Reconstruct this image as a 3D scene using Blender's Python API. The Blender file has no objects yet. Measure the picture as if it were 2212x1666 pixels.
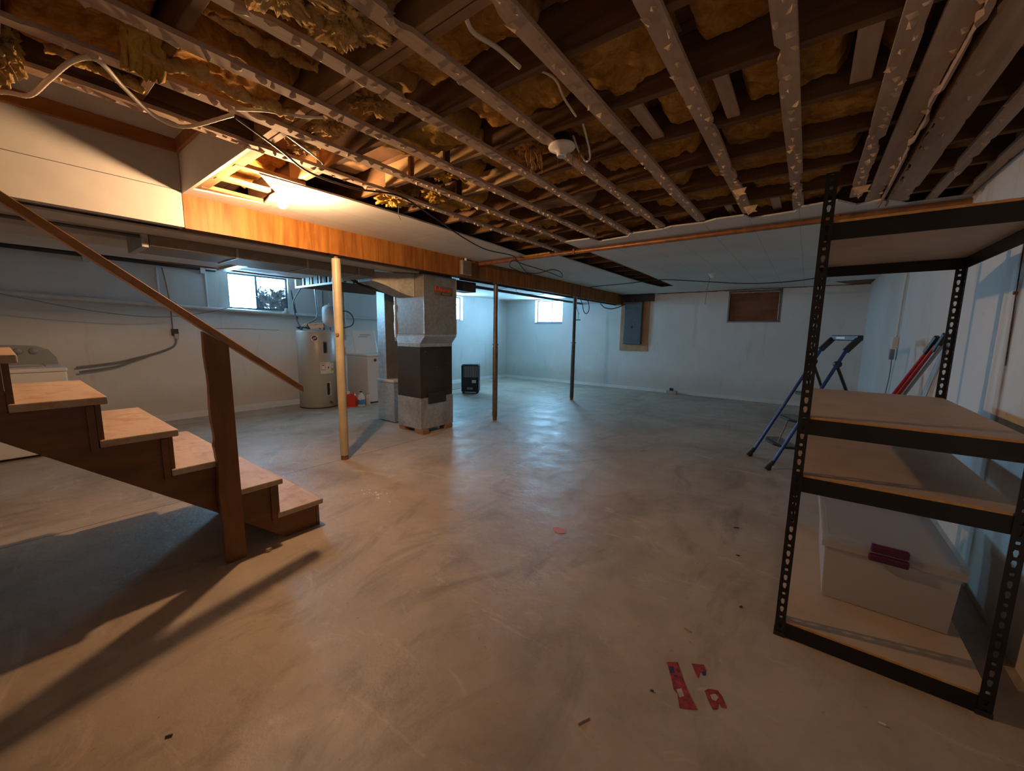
import bpy, math, random
from math import sin, cos, pi, radians, sqrt, atan2
from mathutils import Vector, Matrix, noise, geometry

sc = bpy.context.scene
COL = sc.collection
R = random.Random(7)

# ------------------------------------------------------------------ camera
CAM_H = 1.38
cd = bpy.data.cameras.new('camera')
cam = bpy.data.objects.new('camera', cd)
COL.objects.link(cam)
cd.sensor_fit = 'HORIZONTAL'
cd.sensor_width = 36.0
cd.lens = 839.29 / 2212.0 * 36.0
cd.clip_start = 0.02
cd.clip_end = 200
yaw, pitch, roll = radians(36.988), radians(7.677), radians(-0.829)
fwd = Vector((-sin(yaw) * cos(pitch), cos(yaw) * cos(pitch), -sin(pitch)))
rgt = Vector((cos(yaw), sin(yaw), 0))
dwn = fwd.cross(rgt)
r2 = cos(roll) * rgt + sin(roll) * dwn
d2 = -sin(roll) * rgt + cos(roll) * dwn
m = Matrix((r2, -d2, -fwd)).transposed().to_4x4()
m.translation = Vector((0, 0, CAM_H))
cam.matrix_world = m
sc.camera = cam

# ------------------------------------------------------------------ world, colour
w = bpy.data.worlds.new('sky')
sc.world = w
w.use_nodes = True
bg = w.node_tree.nodes['Background']
bg.inputs[0].default_value = (0.30, 0.66, 1.0, 1)
bg.inputs[1].default_value = 72.0
sc.view_settings.view_transform = 'Standard'
sc.view_settings.look = 'None'
sc.view_settings.gamma = 1.0
sc.view_settings.exposure = 0.0
sc.view_settings.use_curve_mapping = False
sc.cycles.use_denoising = True
sc.cycles.max_bounces = 10
sc.cycles.diffuse_bounces = 6
sc.cycles.glossy_bounces = 3
sc.cycles.transmission_bounces = 6
sc.cycles.transparent_max_bounces = 8
sc.cycles.sample_clamp_indirect = 6.0
sc.cycles.caustics_reflective = False
sc.cycles.caustics_refractive = False
BULB = (-3.05, 1.32, 2.265)
BULB_STRENGTH = 2250.0

# room
WL, WB, WR, WF = -7.6, 9.75, 0.83, -2.3
ZC = 2.376            # face of the ceiling tiles
ZS = 2.39             # underside of furring strips
ZJ = 2.41             # underside of joists
ZD = 2.60             # underside of the deck
BX = -3.82            # room face of the main beam


# ------------------------------------------------------------------ materials
def newmat(name):
    mt = bpy.data.materials.new(name)
    mt.use_nodes = True
    nt = mt.node_tree
    b = nt.nodes['Principled BSDF']
    return mt, nt, b


def node(nt, typ, **kw):
    n = nt.nodes.new(typ)
    for k, v in kw.items():
        setattr(n, k, v)
    return n


def coords(nt, scale=(1, 1, 1), rot=(0, 0, 0)):
    tc = node(nt, 'ShaderNodeTexCoord')
    mp = node(nt, 'ShaderNodeMapping')
    mp.inputs['Scale'].default_value = scale
    mp.inputs['Rotation'].default_value = rot
    nt.links.new(tc.outputs['Object'], mp.inputs['Vector'])
    return mp.outputs['Vector']


def noi(nt, vec, scale, detail=4, rough=0.55, dist=0.0):
    n = node(nt, 'ShaderNodeTexNoise')
    n.inputs['Scale'].default_value = scale
    n.inputs['Detail'].default_value = detail
    n.inputs['Roughness'].default_value = rough
    n.inputs['Distortion'].default_value = dist
    nt.links.new(vec, n.inputs['Vector'])
    return n.outputs['Fac']


def ramp(nt, fac, stops):
    r = node(nt, 'ShaderNodeValToRGB')
    el = r.color_ramp.elements
    while len(el) < len(stops):
        el.new(0.5)
    for e, (p, c) in zip(el, stops):
        e.position = p
        e.color = (*c, 1) if len(c) == 3 else c
    nt.links.new(fac, r.inputs[0])
    return r.outputs[0]


def mixc(nt, fac, a, b, mode='MIX'):
    n = node(nt, 'ShaderNodeMix', data_type='RGBA', blend_type=mode)
    for sock, v in ((0, fac), (6, a), (7, b)):
        if isinstance(v, (int, float)):
            n.inputs[sock].default_value = v
        elif isinstance(v, tuple):
            n.inputs[sock].default_value = (*v, 1)
        else:
            nt.links.new(v, n.inputs[sock])
    return n.outputs[2]


def math_(nt, op, a, b=None, c=None):
    n = node(nt, 'ShaderNodeMath', operation=op)
    for i, v in enumerate((a, b, c)):
        if v is None:
            continue
        if isinstance(v, (int, float)):
            n.inputs[i].default_value = v
        else:
            nt.links.new(v, n.inputs[i])
    return n.outputs[0]


def bump(nt, b, h, strength=0.3, dist=0.01):
    n = node(nt, 'ShaderNodeBump')
    n.inputs['Strength'].default_value = strength
    n.inputs['Distance'].default_value = dist
    nt.links.new(h, n.inputs['Height'])
    nt.links.new(n.outputs[0], b.inputs['Normal'])


def plain(name, c, rough=0.6, metal=0.0, var=0.12, vs=6.0, bmp=0.0, spec=0.5):
    mt, nt, b = newmat(name)
    v = coords(nt)
    f = noi(nt, v, vs, 5)
    lo = tuple(x * (1 - var) for x in c)
    hi = tuple(min(1, x * (1 + var)) for x in c)
    nt.links.new(ramp(nt, f, [(0.3, lo), (0.7, hi)]), b.inputs['Base Color'])
    b.inputs['Roughness'].default_value = rough
    b.inputs['Metallic'].default_value = metal
    b.inputs['Specular IOR Level'].default_value = spec
    if bmp:
        bump(nt, b, noi(nt, v, vs * 12, 4), bmp, 0.004)
    return mt


def wood(name, c1, c2, axis='Y', rough=0.6, fine=60, dirt=None, coat=0.0, spec=0.4):
    mt, nt, b = newmat(name)
    s = {'X': (1.2, fine / 4, fine / 4), 'Y': (fine / 4, 1.2, fine / 4), 'Z': (fine / 4, fine / 4, 1.2)}[axis]
    v = coords(nt, s)
    f = noi(nt, v, 1.6, 6, 0.6, 0.4)
    col = ramp(nt, f, [(0.28, c1), (0.5, tuple((a + c) / 2 for a, c in zip(c1, c2))), (0.72, c2)])
    v0 = coords(nt)
    g = noi(nt, v0, 2.3, 4)
    col = mixc(nt, math_(nt, 'MULTIPLY', g, 0.45), col, tuple(x * 0.55 for x in c1))
    if dirt:
        h = noi(nt, v0, 9, 6, 0.7)
        col = mixc(nt, ramp(nt, h, [(0.5, (0, 0, 0)), (0.66, (1, 1, 1))]), col, dirt)
    nt.links.new(col, b.inputs['Base Color'])
    b.inputs['Roughness'].default_value = rough
    b.inputs['Coat Weight'].default_value = coat
    b.inputs['Specular IOR Level'].default_value = spec
    bump(nt, b, f, 0.25, 0.003)
    return mt


def line_mask(nt, comp, pos, width, wob=0.0, vec=None):
    """1 on a groove where coordinate comp equals pos"""
    c = comp
    if wob and vec is not None:
        c = math_(nt, 'ADD', comp, math_(nt, 'MULTIPLY', math_(nt, 'SUBTRACT', noi(nt, vec, 1.3, 3), 0.5), wob))
    d = math_(nt, 'ABSOLUTE', math_(nt, 'SUBTRACT', c, pos))
    return math_(nt, 'LESS_THAN', d, width)


def floor_mat():
    mt, nt, b = newmat('worn_concrete')
    v = coords(nt)
    a = noi(nt, v, 0.7, 6, 0.6, 0.6)
    c = noi(nt, v, 4.5, 8, 0.65, 0.3)
    col = ramp(nt, a, [(0.3, (0.33, 0.26, 0.197)), (0.5, (0.46, 0.385, 0.307)), (0.7, (0.57, 0.495, 0.415))])
    col = mixc(nt, 0.55, col, ramp(nt, c, [(0.3, (0.66, 0.64, 0.62)), (0.7, (1.0, 1.0, 1.0))]), 'MULTIPLY')
    # dark blotches and light scuffs
    s = noi(nt, coords(nt, (1.0, 0.45, 1)), 2.1, 7, 0.7, 1.2)
    col = mixc(nt, ramp(nt, s, [(0.52, (0, 0, 0)), (0.72, (0.7, 0.7, 0.7))]), col, (0.19, 0.155, 0.12))
    sv = coords(nt, (0.8, 1.7, 1), (0, 0, 0.5))
    sf = noi(nt, sv, 2.2, 8, 0.68, 1.6)
    col = mixc(nt, ramp(nt, sf, [(0.58, (0, 0, 0)), (0.70, (0.5, 0.5, 0.5))]), col, (0.68, 0.60, 0.51))
    sp = noi(nt, v, 38, 3, 0.5)
    col = mixc(nt, ramp(nt, sp, [(0.70, (0, 0, 0)), (0.76, (0.5, 0.5, 0.5))]), col, (0.16, 0.12, 0.09))
    sep = node(nt, 'ShaderNodeSeparateXYZ')
    nt.links.new(v, sep.inputs[0])
    l1 = line_mask(nt, sep.outputs[0], -3.90, 0.006, 0.04, v)
    l2 = line_mask(nt, sep.outputs[1], 7.35, 0.006, 0.05, v)
    ln = math_(nt, 'MAXIMUM', l1, l2)
    col = mixc(nt, math_(nt, 'MULTIPLY', ln, 0.75), col, (0.10, 0.08, 0.07))
    nt.links.new(col, b.inputs['Base Color'])
    nt.links.new(ramp(nt, noi(nt, v, 3.0, 6, 0.65, 0.5), [(0.3, (0.36,) * 3), (0.7, (0.58,) * 3)]), b.inputs['Roughness'])
    b.inputs['Specular IOR Level'].default_value = 0.36
    hh = math_(nt, 'ADD', math_(nt, 'MULTIPLY', noi(nt, v, 3.2, 9, 0.62), 1.0), math_(nt, 'MULTIPLY', noi(nt, v, 55, 3), 0.06))
    bump(nt, b, hh, 0.35, 0.03)
    return mt


def wall_mat(name, base, dirty=0.5, warm=(0.42, 0.36, 0.28), joints=()):
    mt, nt, b = newmat(name)
    v = coords(nt)
    a = noi(nt, v, 1.1, 6, 0.6, 0.3)
    col = ramp(nt, a, [(0.3, tuple(x * 0.88 for x in base)), (0.7, base)])
    st = noi(nt, coords(nt, (3.2, 3.2, 0.5)), 1.4, 6, 0.65, 0.4)
    col = mixc(nt, ramp(nt, st, [(0.58, (0, 0, 0)), (0.8, (dirty,) * 3)]), col, warm)
    sp = noi(nt, v, 7.5, 8, 0.75)
    col = mixc(nt, ramp(nt, sp, [(0.62, (0, 0, 0)), (0.72, (dirty * 0.6,) * 3)]), col, (0.36, 0.32, 0.27))
    # damp stain band near the floor
    sep = node(nt, 'ShaderNodeSeparateXYZ')
    nt.links.new(v, sep.inputs[0])
    zz = math_(nt, 'ADD', sep.outputs[2], math_(nt, 'MULTIPLY', noi(nt, v, 2.5, 6, 0.7), -0.55))
    col = mixc(nt, ramp(nt, zz, [(0.0, (dirty * 0.6,) * 3), (0.28, (0, 0, 0))]), col, (0.38, 0.31, 0.21))
    for (yy, wd, kk) in joints:
        j0 = line_mask(nt, sep.outputs[1], yy, wd, 0.10, v)
        col = mixc(nt, math_(nt, 'MULTIPLY', math_(nt, 'MULTIPLY', j0, kk), noi(nt, v, 6, 5)), col, (0.22, 0.13, 0.06))
    nt.links.new(col, b.inputs['Base Color'])
    b.inputs['Roughness'].default_value = 0.75
    h = math_(nt, 'ADD', noi(nt, v, 3.0, 6, 0.6), math_(nt, 'MULTIPLY', noi(nt, v, 45, 4), 0.10))
    bump(nt, b, h, 0.35, 0.02)
    return mt


def tile_mat():
    mt, nt, b = newmat('ceiling_tile')
    v = coords(nt)
    sep = node(nt, 'ShaderNodeSeparateXYZ')
    nt.links.new(v, sep.inputs[0])

    def seam(comp, period, wd, off=0.0):
        f = math_(nt, 'FRACT', math_(nt, 'DIVIDE', math_(nt, 'ADD', comp, 50 + off), period))
        return math_(nt, 'LESS_THAN', math_(nt, 'ABSOLUTE', math_(nt, 'SUBTRACT', f, 0.5)), wd)
    s1 = seam(sep.outputs[0], 0.345, 0.008)
    s2 = seam(sep.outputs[1], 1.38, 0.0018, 0.3)
    a = noi(nt, v, 1.3, 5)
    col = ramp(nt, a, [(0.3, (0.68, 0.66, 0.63)), (0.7, (0.78, 0.77, 0.74))])
    sp = noi(nt, v, 5.5, 8, 0.7)
    col = mixc(nt, ramp(nt, sp, [(0.66, (0, 0, 0)), (0.78, (0.35,) * 3)]), col, (0.40, 0.34, 0.26))
    sm = math_(nt, 'MAXIMUM', s1, s2)
    col = mixc(nt, math_(nt, 'MULTIPLY', sm, 0.45), col, (0.25, 0.23, 0.2))
    nt.links.new(col, b.inputs['Base Color'])
    b.inputs['Roughness'].default_value = 0.7
    bump(nt, b, math_(nt, 'SUBTRACT', math_(nt, 'MULTIPLY', noi(nt, v, 2, 4), 0.5), sm), 0.3, 0.004)
    return mt


def fibre_mat(name, dark, mid, light, sc_=9.0):
    mt, nt, b = newmat(name)
    v = coords(nt)
    f = noi(nt, v, sc_, 9, 0.72, 1.6)
    g = noi(nt, v, 2.2, 5, 0.6)
    col = ramp(nt, f, [(0.25, dark), (0.5, mid), (0.75, light)])
    col = mixc(nt, ramp(nt, g, [(0.35, (0.0,) * 3), (0.7, (0.7,) * 3)]), col, dark)
    nt.links.new(col, b.inputs['Base Color'])
    b.inputs['Roughness'].default_value = 0.95
    b.inputs['Specular IOR Level'].default_value = 0.1
    bump(nt, b, math_(nt, 'ADD', f, math_(nt, 'MULTIPLY', noi(nt, coords(nt, (4, 1, 1)), 60, 5), 0.4)), 0.9, 0.015)
    return mt


def glass_mat():
    mt, nt, b = newmat('window_glass')
    out = nt.nodes['Material Output']
    tr = node(nt, 'ShaderNodeBsdfTransparent')
    gl = node(nt, 'ShaderNodeBsdfGlossy')
    gl.inputs['Roughness'].default_value = 0.05
    mx = node(nt, 'ShaderNodeMixShader')
    mx.inputs[0].default_value = 0.07
    nt.links.new(tr.outputs[0], mx.inputs[1])
    nt.links.new(gl.outputs[0], mx.inputs[2])
    nt.links.new(mx.outputs[0], out.inputs[0])
    nt.nodes.remove(b)
    return mt


def dirty_glass_mat():
    mt, nt, b = newmat('mould_stained_glass')
    out = nt.nodes['Material Output']
    tr = node(nt, 'ShaderNodeBsdfTransparent')
    b.inputs['Roughness'].default_value = 0.8
    v = coords(nt)
    sep = node(nt, 'ShaderNodeSeparateXYZ')
    nt.links.new(v, sep.inputs[0])
    f = noi(nt, v, 11, 9, 0.72, 1.2)
    zz = math_(nt, 'MULTIPLY', math_(nt, 'SUBTRACT', 2.15, sep.outputs[2]), 0.95)
    k = math_(nt, 'ADD', f, math_(nt, 'MINIMUM', zz, 0.22))
    mask = ramp(nt, k, [(0.48, (0, 0, 0)), (0.62, (0.97,) * 3)])
    film = math_(nt, 'ADD', math_(nt, 'MULTIPLY', mask, 0.97), 0.03)
    nt.links.new(ramp(nt, noi(nt, v, 16, 6), [(0.4, (0.05, 0.035, 0.025)), (0.6, (0.22, 0.2, 0.2))]), b.inputs['Base Color'])
    mx = node(nt, 'ShaderNodeMixShader')
    nt.links.new(film, mx.inputs[0])
    nt.links.new(tr.outputs[0], mx.inputs[1])
    nt.links.new(b.outputs[0], mx.inputs[2])
    nt.links.new(mx.outputs[0], out.inputs[0])
    return mt


def plastic_clear(name, c, fac):
    mt, nt, b = newmat(name)
    out = nt.nodes['Material Output']
    b.inputs['Base Color'].default_value = (*c, 1)
    b.inputs['Roughness'].default_value = 0.35
    tr = node(nt, 'ShaderNodeBsdfTransparent')
    tl = node(nt, 'ShaderNodeBsdfTranslucent')
    tl.inputs[0].default_value = (*c, 1)
    m1 = node(nt, 'ShaderNodeMixShader')
    m1.inputs[0].default_value = 0.45
    nt.links.new(b.outputs[0], m1.inputs[1])
    nt.links.new(tl.outputs[0], m1.inputs[2])
    m2 = node(nt, 'ShaderNodeMixShader')
    m2.inputs[0].default_value = fac
    nt.links.new(m1.outputs[0], m2.inputs[1])
    nt.links.new(tr.outputs[0], m2.inputs[2])
    nt.links.new(m2.outputs[0], out.inputs[0])
    return mt


def galv(name, c=(0.42, 0.42, 0.40), rough=0.38):
    mt, nt, b = newmat(name)
    v = coords(nt)
    f = noi(nt, v, 26, 5, 0.7)
    g = noi(nt, v, 2.5, 6, 0.6, 0.6)
    col = ramp(nt, f, [(0.35, tuple(x * 0.8 for x in c)), (0.65, tuple(x * 1.15 for x in c))])
    col = mixc(nt, ramp(nt, g, [(0.45, (0,) * 3), (0.75, (0.6,) * 3)]), col, (0.22, 0.17, 0.11))
    nt.links.new(col, b.inputs['Base Color'])
    b.inputs['Metallic'].default_value = 0.75
    nt.links.new(ramp(nt, f, [(0.3, (rough,) * 3), (0.7, (rough + 0.22,) * 3)]), b.inputs['Roughness'])
    return mt


M = {}
M['floor'] = floor_mat()
M['wall'] = wall_mat('painted_masonry', (0.74, 0.74, 0.72), 0.45)
M['wall_r'] = wall_mat('stained_painted_masonry', (0.70, 0.69, 0.66), 0.8, (0.45, 0.36, 0.24), [(3.15, 0.016, 1.5), (3.15, 0.035, 0.7), (4.25, 0.012, 0.7), (2.35, 0.02, 1.2)])
M['tile'] = tile_mat()
M['panel_white'] = plain('cream_painted_board', (0.46, 0.45, 0.44), 0.55, var=0.05)
M['grey_board'] = plain('grey_white_board', (0.74, 0.73, 0.72), 0.6, var=0.05)
M['panel'] = wood('orange_veneer', (0.17, 0.056, 0.008), (0.46, 0.195, 0.042), 'Z', 0.5, 44, spec=0.25)
M['panel_dark'] = wood('brown_veneer', (0.16, 0.06, 0.02), (0.30, 0.13, 0.045), 'Y', 0.45, 40)
M['trimwood'] = wood('red_brown_trim', (0.26, 0.085, 0.02), (0.46, 0.18, 0.05), 'Y', 0.4, 40)
M['strip'] = wood('old_furring', (0.40, 0.285, 0.21), (0.60, 0.45, 0.34), 'Y', 0.8, 50)
M['joist'] = wood('old_joist', (0.11, 0.052, 0.02), (0.26, 0.14, 0.062), 'X', 0.85, 50)
M['joist_y'] = wood('old_trimmer', (0.085, 0.038, 0.016), (0.20, 0.10, 0.046), 'Y', 0.85, 50)
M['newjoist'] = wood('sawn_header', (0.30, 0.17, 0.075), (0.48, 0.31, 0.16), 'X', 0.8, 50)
M['pale_board'] = wood('paler_board', (0.42, 0.26, 0.11), (0.62, 0.42, 0.20), 'X', 0.7, 40)
M['deck'] = wood('deck_boards', (0.11, 0.055, 0.025), (0.22, 0.12, 0.06), 'Y', 0.9, 30)
M['insul'] = fibre_mat('amber_fibre', (0.17, 0.07, 0.014), (0.66, 0.34, 0.075), (0.95, 0.64, 0.25))
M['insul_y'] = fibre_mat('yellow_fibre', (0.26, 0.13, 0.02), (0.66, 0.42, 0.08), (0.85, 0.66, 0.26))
M['insul_p'] = fibre_mat('pale_fibre', (0.28, 0.14, 0.035), (0.74, 0.49, 0.19), (0.95, 0.74, 0.40))
M['paper'] = plain('kraft_paper', (0.33, 0.21, 0.11), 0.8, var=0.35, vs=9, bmp=0.3)
M['scrap'] = plain('torn_tile_paper', (0.58, 0.44, 0.31), 0.9, var=0.3, vs=30)
M['tread'] = wood('worn_tread', (0.46, 0.33, 0.225), (0.66, 0.52, 0.40), 'X', 0.6, 22, dirt=(0.40, 0.24, 0.13))
M['stringer'] = wood('varnished_stringer', (0.11, 0.038, 0.008), (0.26, 0.105, 0.026), 'Y', 0.42, 26, coat=0.15)
M['post'] = wood('varnished_post', (0.13, 0.048, 0.011), (0.30, 0.125, 0.034), 'Z', 0.45, 30, coat=0.1)
M['rail'] = wood('varnished_rail', (0.30, 0.12, 0.03), (0.56, 0.28, 0.09), 'Y', 0.35, 26, coat=0.25)
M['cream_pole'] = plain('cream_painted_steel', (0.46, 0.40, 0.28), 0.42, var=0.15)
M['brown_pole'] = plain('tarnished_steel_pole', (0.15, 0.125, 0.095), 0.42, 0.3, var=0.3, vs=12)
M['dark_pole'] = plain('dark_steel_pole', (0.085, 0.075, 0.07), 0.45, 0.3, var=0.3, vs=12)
M['rust'] = plain('rusty_steel', (0.26, 0.11, 0.045), 0.8, 0.2, var=0.4, vs=30)
M['copper'] = plain('old_copper', (0.34, 0.15, 0.065), 0.45, 0.5, var=0.3, vs=14)
M['galv'] = galv('galvanised_sheet')
M['galv_b'] = galv('bright_galvanised_sheet', (0.62, 0.65, 0.66), 0.34)
M['galv_d'] = galv('dull_brown_sheet', (0.30, 0.26, 0.20), 0.5)
M['foil'] = plain('foil_tape', (0.75, 0.72, 0.66), 0.25, 0.9, var=0.15, vs=30, bmp=0.6)
M['furn'] = plain('brown_enamel', (0.042, 0.036, 0.029), 0.42, 0.2, var=0.25, vs=3)
M['heater'] = plain('grey_enamel', (0.42, 0.42, 0.38), 0.35, var=0.04, vs=2)
M['white_enamel'] = plain('white_enamel', (0.76, 0.75, 0.72), 0.3, var=0.03, vs=2)
M['cream_enamel'] = plain('cream_enamel', (0.66, 0.60, 0.50), 0.35, var=0.05, vs=2)
M['grey_plastic'] = plain('grey_plastic', (0.30, 0.30, 0.29), 0.4, var=0.05)
M['black'] = plain('black_plastic', (0.02, 0.02, 0.022), 0.4, var=0.2)
M['black_metal'] = plain('black_enamelled_steel', (0.018, 0.017, 0.016), 0.38, 0.3, var=0.3, vs=10)
M['white_plastic'] = plain('white_plastic', (0.76, 0.75, 0.71), 0.4, var=0.05)
M['porcelain'] = plain('white_porcelain', (0.82, 0.80, 0.76), 0.12, var=0.03)
M['pvc'] = plain('white_painted_pipe', (0.68, 0.67, 0.63), 0.5, var=0.1)
M['board'] = plain('shelf_chipboard', (0.50, 0.37, 0.255), 0.55, var=0.12, vs=4, bmp=0.15)
M['board_edge'] = plain('chipboard_edge', (0.60, 0.33, 0.11), 0.7, var=0.2, vs=40)
M['ply'] = wood('plywood', (0.40, 0.22, 0.10), (0.62, 0.40, 0.22), 'Z', 0.6, 24)
M['boarded'] = wood('brown_plywood', (0.13, 0.045, 0.016), (0.28, 0.11, 0.045), 'X', 0.6, 22)
M['steel_grey'] = plain('grey_panel_enamel', (0.085, 0.115, 0.135), 0.4, 0.1, var=0.08)
M['foam'] = plain('expanding_foam', (0.62, 0.58, 0.45), 0.9, var=0.3, vs=40, bmp=0.6)
M['blue'] = plain('blue_enamel', (0.012, 0.055, 0.26), 0.35, 0.2, var=0.1)
M['red'] = plain('red_enamel', (0.42, 0.02, 0.02), 0.35, 0.1, var=0.1)
M['alu'] = plain('grey_aluminium', (0.33, 0.33, 0.34), 0.35, 0.8, var=0.1)
M['maroon'] = plain('maroon_plastic', (0.085, 0.008, 0.045), 0.4, var=0.1)
M['tub'] = plastic_clear('cloudy_plastic', (0.72, 0.68, 0.65), 0.22)
M['tub_lid'] = plastic_clear('clear_lid_plastic', (0.75, 0.72, 0.70), 0.60)
M['red_plastic'] = plain('red_orange_plastic', (0.72, 0.045, 0.02), 0.3, var=0.06)
M['blue_label'] = plain('blue_label', (0.06, 0.28, 0.60), 0.4, var=0.3, vs=60)
M['navy'] = plain('navy_print', (0.03, 0.04, 0.12), 0.5)
M['yellow'] = plain('yellow_label', (0.72, 0.60, 0.05), 0.5)
M['paperwhite'] = plain('white_label', (0.78, 0.77, 0.74), 0.5, var=0.04)
M['redprint'] = plain('red_print', (0.62, 0.06, 0.03), 0.5)
M['orangeprint'] = plain('orange_print', (0.75, 0.12, 0.03), 0.5)
M['tape_red'] = plain('red_tape', (0.27, 0.03, 0.028), 0.6, var=0.6, vs=45)
M['pink'] = plain('pink_scrap', (0.55, 0.20, 0.17), 0.6)
M['white_cable'] = plain('white_cable', (0.72, 0.66, 0.54), 0.5, var=0.1)
M['black_cable'] = plain('black_cable', (0.02, 0.02, 0.02), 0.5)
M['grey_cable'] = plain('grey_cable', (0.20, 0.19, 0.18), 0.5)
M['frame'] = plain('window_frame', (0.10, 0.13, 0.18), 0.4, 0.4)
M['glass'] = glass_mat()
M['glass_dirty'] = dirty_glass_mat()
M['soffit'] = plain('pale_soffit', (0.56, 0.53, 0.49), 0.6, var=0.12, vs=2)
M['brick'] = plain('tan_block', (0.45, 0.36, 0.28), 0.8, var=0.2, vs=20)
M['soil'] = plain('leaf_litter', (0.10, 0.07, 0.05), 0.9, var=0.7, vs=18, bmp=0.5)
M['well'] = galv('window_well_metal', (0.6, 0.62, 0.62), 0.5)
bm_, bnt, bb = newmat('lit_bulb')
bb.inputs['Base Color'].default_value = (1, 0.9, 0.7, 1)
bb.inputs['Emission Color'].default_value = (1.0, 0.58, 0.285, 1)
bb.inputs['Emission Strength'].default_value = BULB_STRENGTH
M['bulb'] = bm_


# ------------------------------------------------------------------ mesh helpers
class MB:
    def __init__(self):
        self.v = []
        self.f = []
        self.sm = []

    def add(self, vs, fs, smooth=False):
        o = len(self.v)
        self.v += [tuple(p) for p in vs]
        for f in fs:
            self.f.append(tuple(i + o for i in f))
            self.sm.append(smooth)
        return self

    def box(self, x0, x1, y0, y1, z0, z1):
        x0, x1 = min(x0, x1), max(x0, x1)
        y0, y1 = min(y0, y1), max(y0, y1)
        z0, z1 = min(z0, z1), max(z0, z1)
        vs = [(x, y, z) for z in (z0, z1) for y in (y0, y1) for x in (x0, x1)]
        return self.add(vs, [(0, 2, 3, 1), (4, 5, 7, 6), (0, 1, 5, 4), (2, 6, 7, 3), (0, 4, 6, 2), (1, 3, 7, 5)])

    def obox(self, c, s, mat):
        """box of size s about c turned by the 3x3 mat"""
        vs = [Vector(c) + mat @ Vector((sx * s[0] / 2, sy * s[1] / 2, sz * s[2] / 2)) for sz in (-1, 1) for sy in (-1, 1) for sx in (-1, 1)]
        return self.add(vs, [(0, 2, 3, 1), (4, 5, 7, 6), (0, 1, 5, 4), (2, 6, 7, 3), (0, 4, 6, 2), (1, 3, 7, 5)])

    def bar(self, p, q, wd, ht, up=(0, 0, 1)):
        p, q = Vector(p), Vector(q)
        t = (q - p).normalized()
        s = t.cross(Vector(up)).normalized()
        u = s.cross(t)
        return self.obox((p + q) / 2, ((q - p).length, wd, ht), Matrix((t, s, u)).transposed())

    def tube(self, pts, r, n=8, cap=True, closed=False):
        pts = [Vector(p) for p in pts]
        rr = r if isinstance(r, (list, tuple)) else [r] * len(pts)
        rings = []
        prev = None
        N = len(pts)
        for i, p in enumerate(pts):
            if closed:
                t = pts[(i + 1) % N] - pts[i - 1]
            else:
                t = pts[min(i + 1, N - 1)] - pts[max(i - 1, 0)]
            t.normalize()
            if prev is None:
                a = Vector((0, 0, 1)) if abs(t.z) < 0.9 else Vector((1, 0, 0))
                u = t.cross(a).normalized()
            else:
                u = (prev - t * prev.dot(t)).normalized()
            prev = u
            b = t.cross(u)
            rings.append([p + (u * cos(2 * pi * k / n) + b * sin(2 * pi * k / n)) * rr[i] for k in range(n)])
        vs = [q for rg in rings for q in rg]
        fs = []
        L = N if closed else N - 1
        for i in range(L):
            j = (i + 1) % N
            for k in range(n):
                fs.append((i * n + k, i * n + (k + 1) % n, j * n + (k + 1) % n, j * n + k))
        self.add(vs, fs, True)
        if cap and not closed:
            self.add(rings[0], [tuple(range(n))[::-1]])
            self.add(rings[-1], [tuple(range(n))])
        return self

    def lathe(self, prof, c, n=32, axis='Z', smooth=True):
        """prof: (radius, height) pairs"""
        c = Vector(c)
        vs, fs = [], []
        for r, h in prof:
            for k in range(n):
                a = 2 * pi * k / n
                p = (r * cos(a), r * sin(a), h)
                if axis == 'X':
                    p = (h, r * cos(a), r * sin(a))
                if axis == 'Y':
                    p = (r * cos(a), h, r * sin(a))
                vs.append(c + Vector(p))
        for i in range(len(prof) - 1):
            for k in range(n):
                fs.append((i * n + k, i * n + (k + 1) % n, (i + 1) * n + (k + 1) % n, (i + 1) * n + k))
        self.add(vs, fs, smooth)
        self.add(vs[:n], [tuple(range(n))[::-1]])
        self.add(vs[-n:], [tuple(range(n))])
        return self

    def prism(self, poly, a0, a1, axis):
        """poly of 2D points, extruded from a0 to a1 along axis: X (y,z), Y (x,z), Z (x,y)"""
        def P(p, a):
            return {'X': (a, p[0], p[1]), 'Y': (p[0], a, p[1]), 'Z': (p[0], p[1], a)}[axis]
        n = len(poly)
        vs = [P(p, a0) for p in poly] + [P(p, a1) for p in poly]
        tri = geometry.tessellate_polygon([[Vector((p[0], p[1], 0)) for p in poly]])
        fs = [tuple(t) for t in tri] + [tuple(i + n for i in reversed(t)) for t in tri]
        fs += [(i, (i + 1) % n, n + (i + 1) % n, n + i) for i in range(n)]
        return self.add(vs, fs)

    def build(self, name, mat, parent=None, bevel=0.0, smooth_all=False, segs=2):
        me = bpy.data.meshes.new(name)
        me.from_pydata(self.v, [], self.f)
        me.validate()
        if len(self.sm) == len(me.polygons):
            me.polygons.foreach_set('use_smooth', [bool(s) or smooth_all for s in self.sm])
        me.materials.append(mat)
        import bmesh as _b
        bm = _b.new()
        bm.from_mesh(me)
        _b.ops.recalc_face_normals(bm, faces=bm.faces)
        bm.to_mesh(me)
        bm.free()
        o = bpy.data.objects.new(name, me)
        COL.objects.link(o)
        if parent is not None:
            o.parent = parent
            loc = parent.location
            if parent.type == 'MESH' and parent.parent is not None:
                loc = Vector((0, 0, 0))
            o.matrix_parent_inverse = Matrix.Translation(-Vector(loc))
        if bevel:
            md = o.modifiers.new('bevel', 'BEVEL')
            md.width = bevel
            md.segments = segs
            md.limit_method = 'ANGLE'
            md.angle_limit = radians(40)
        return o


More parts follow.
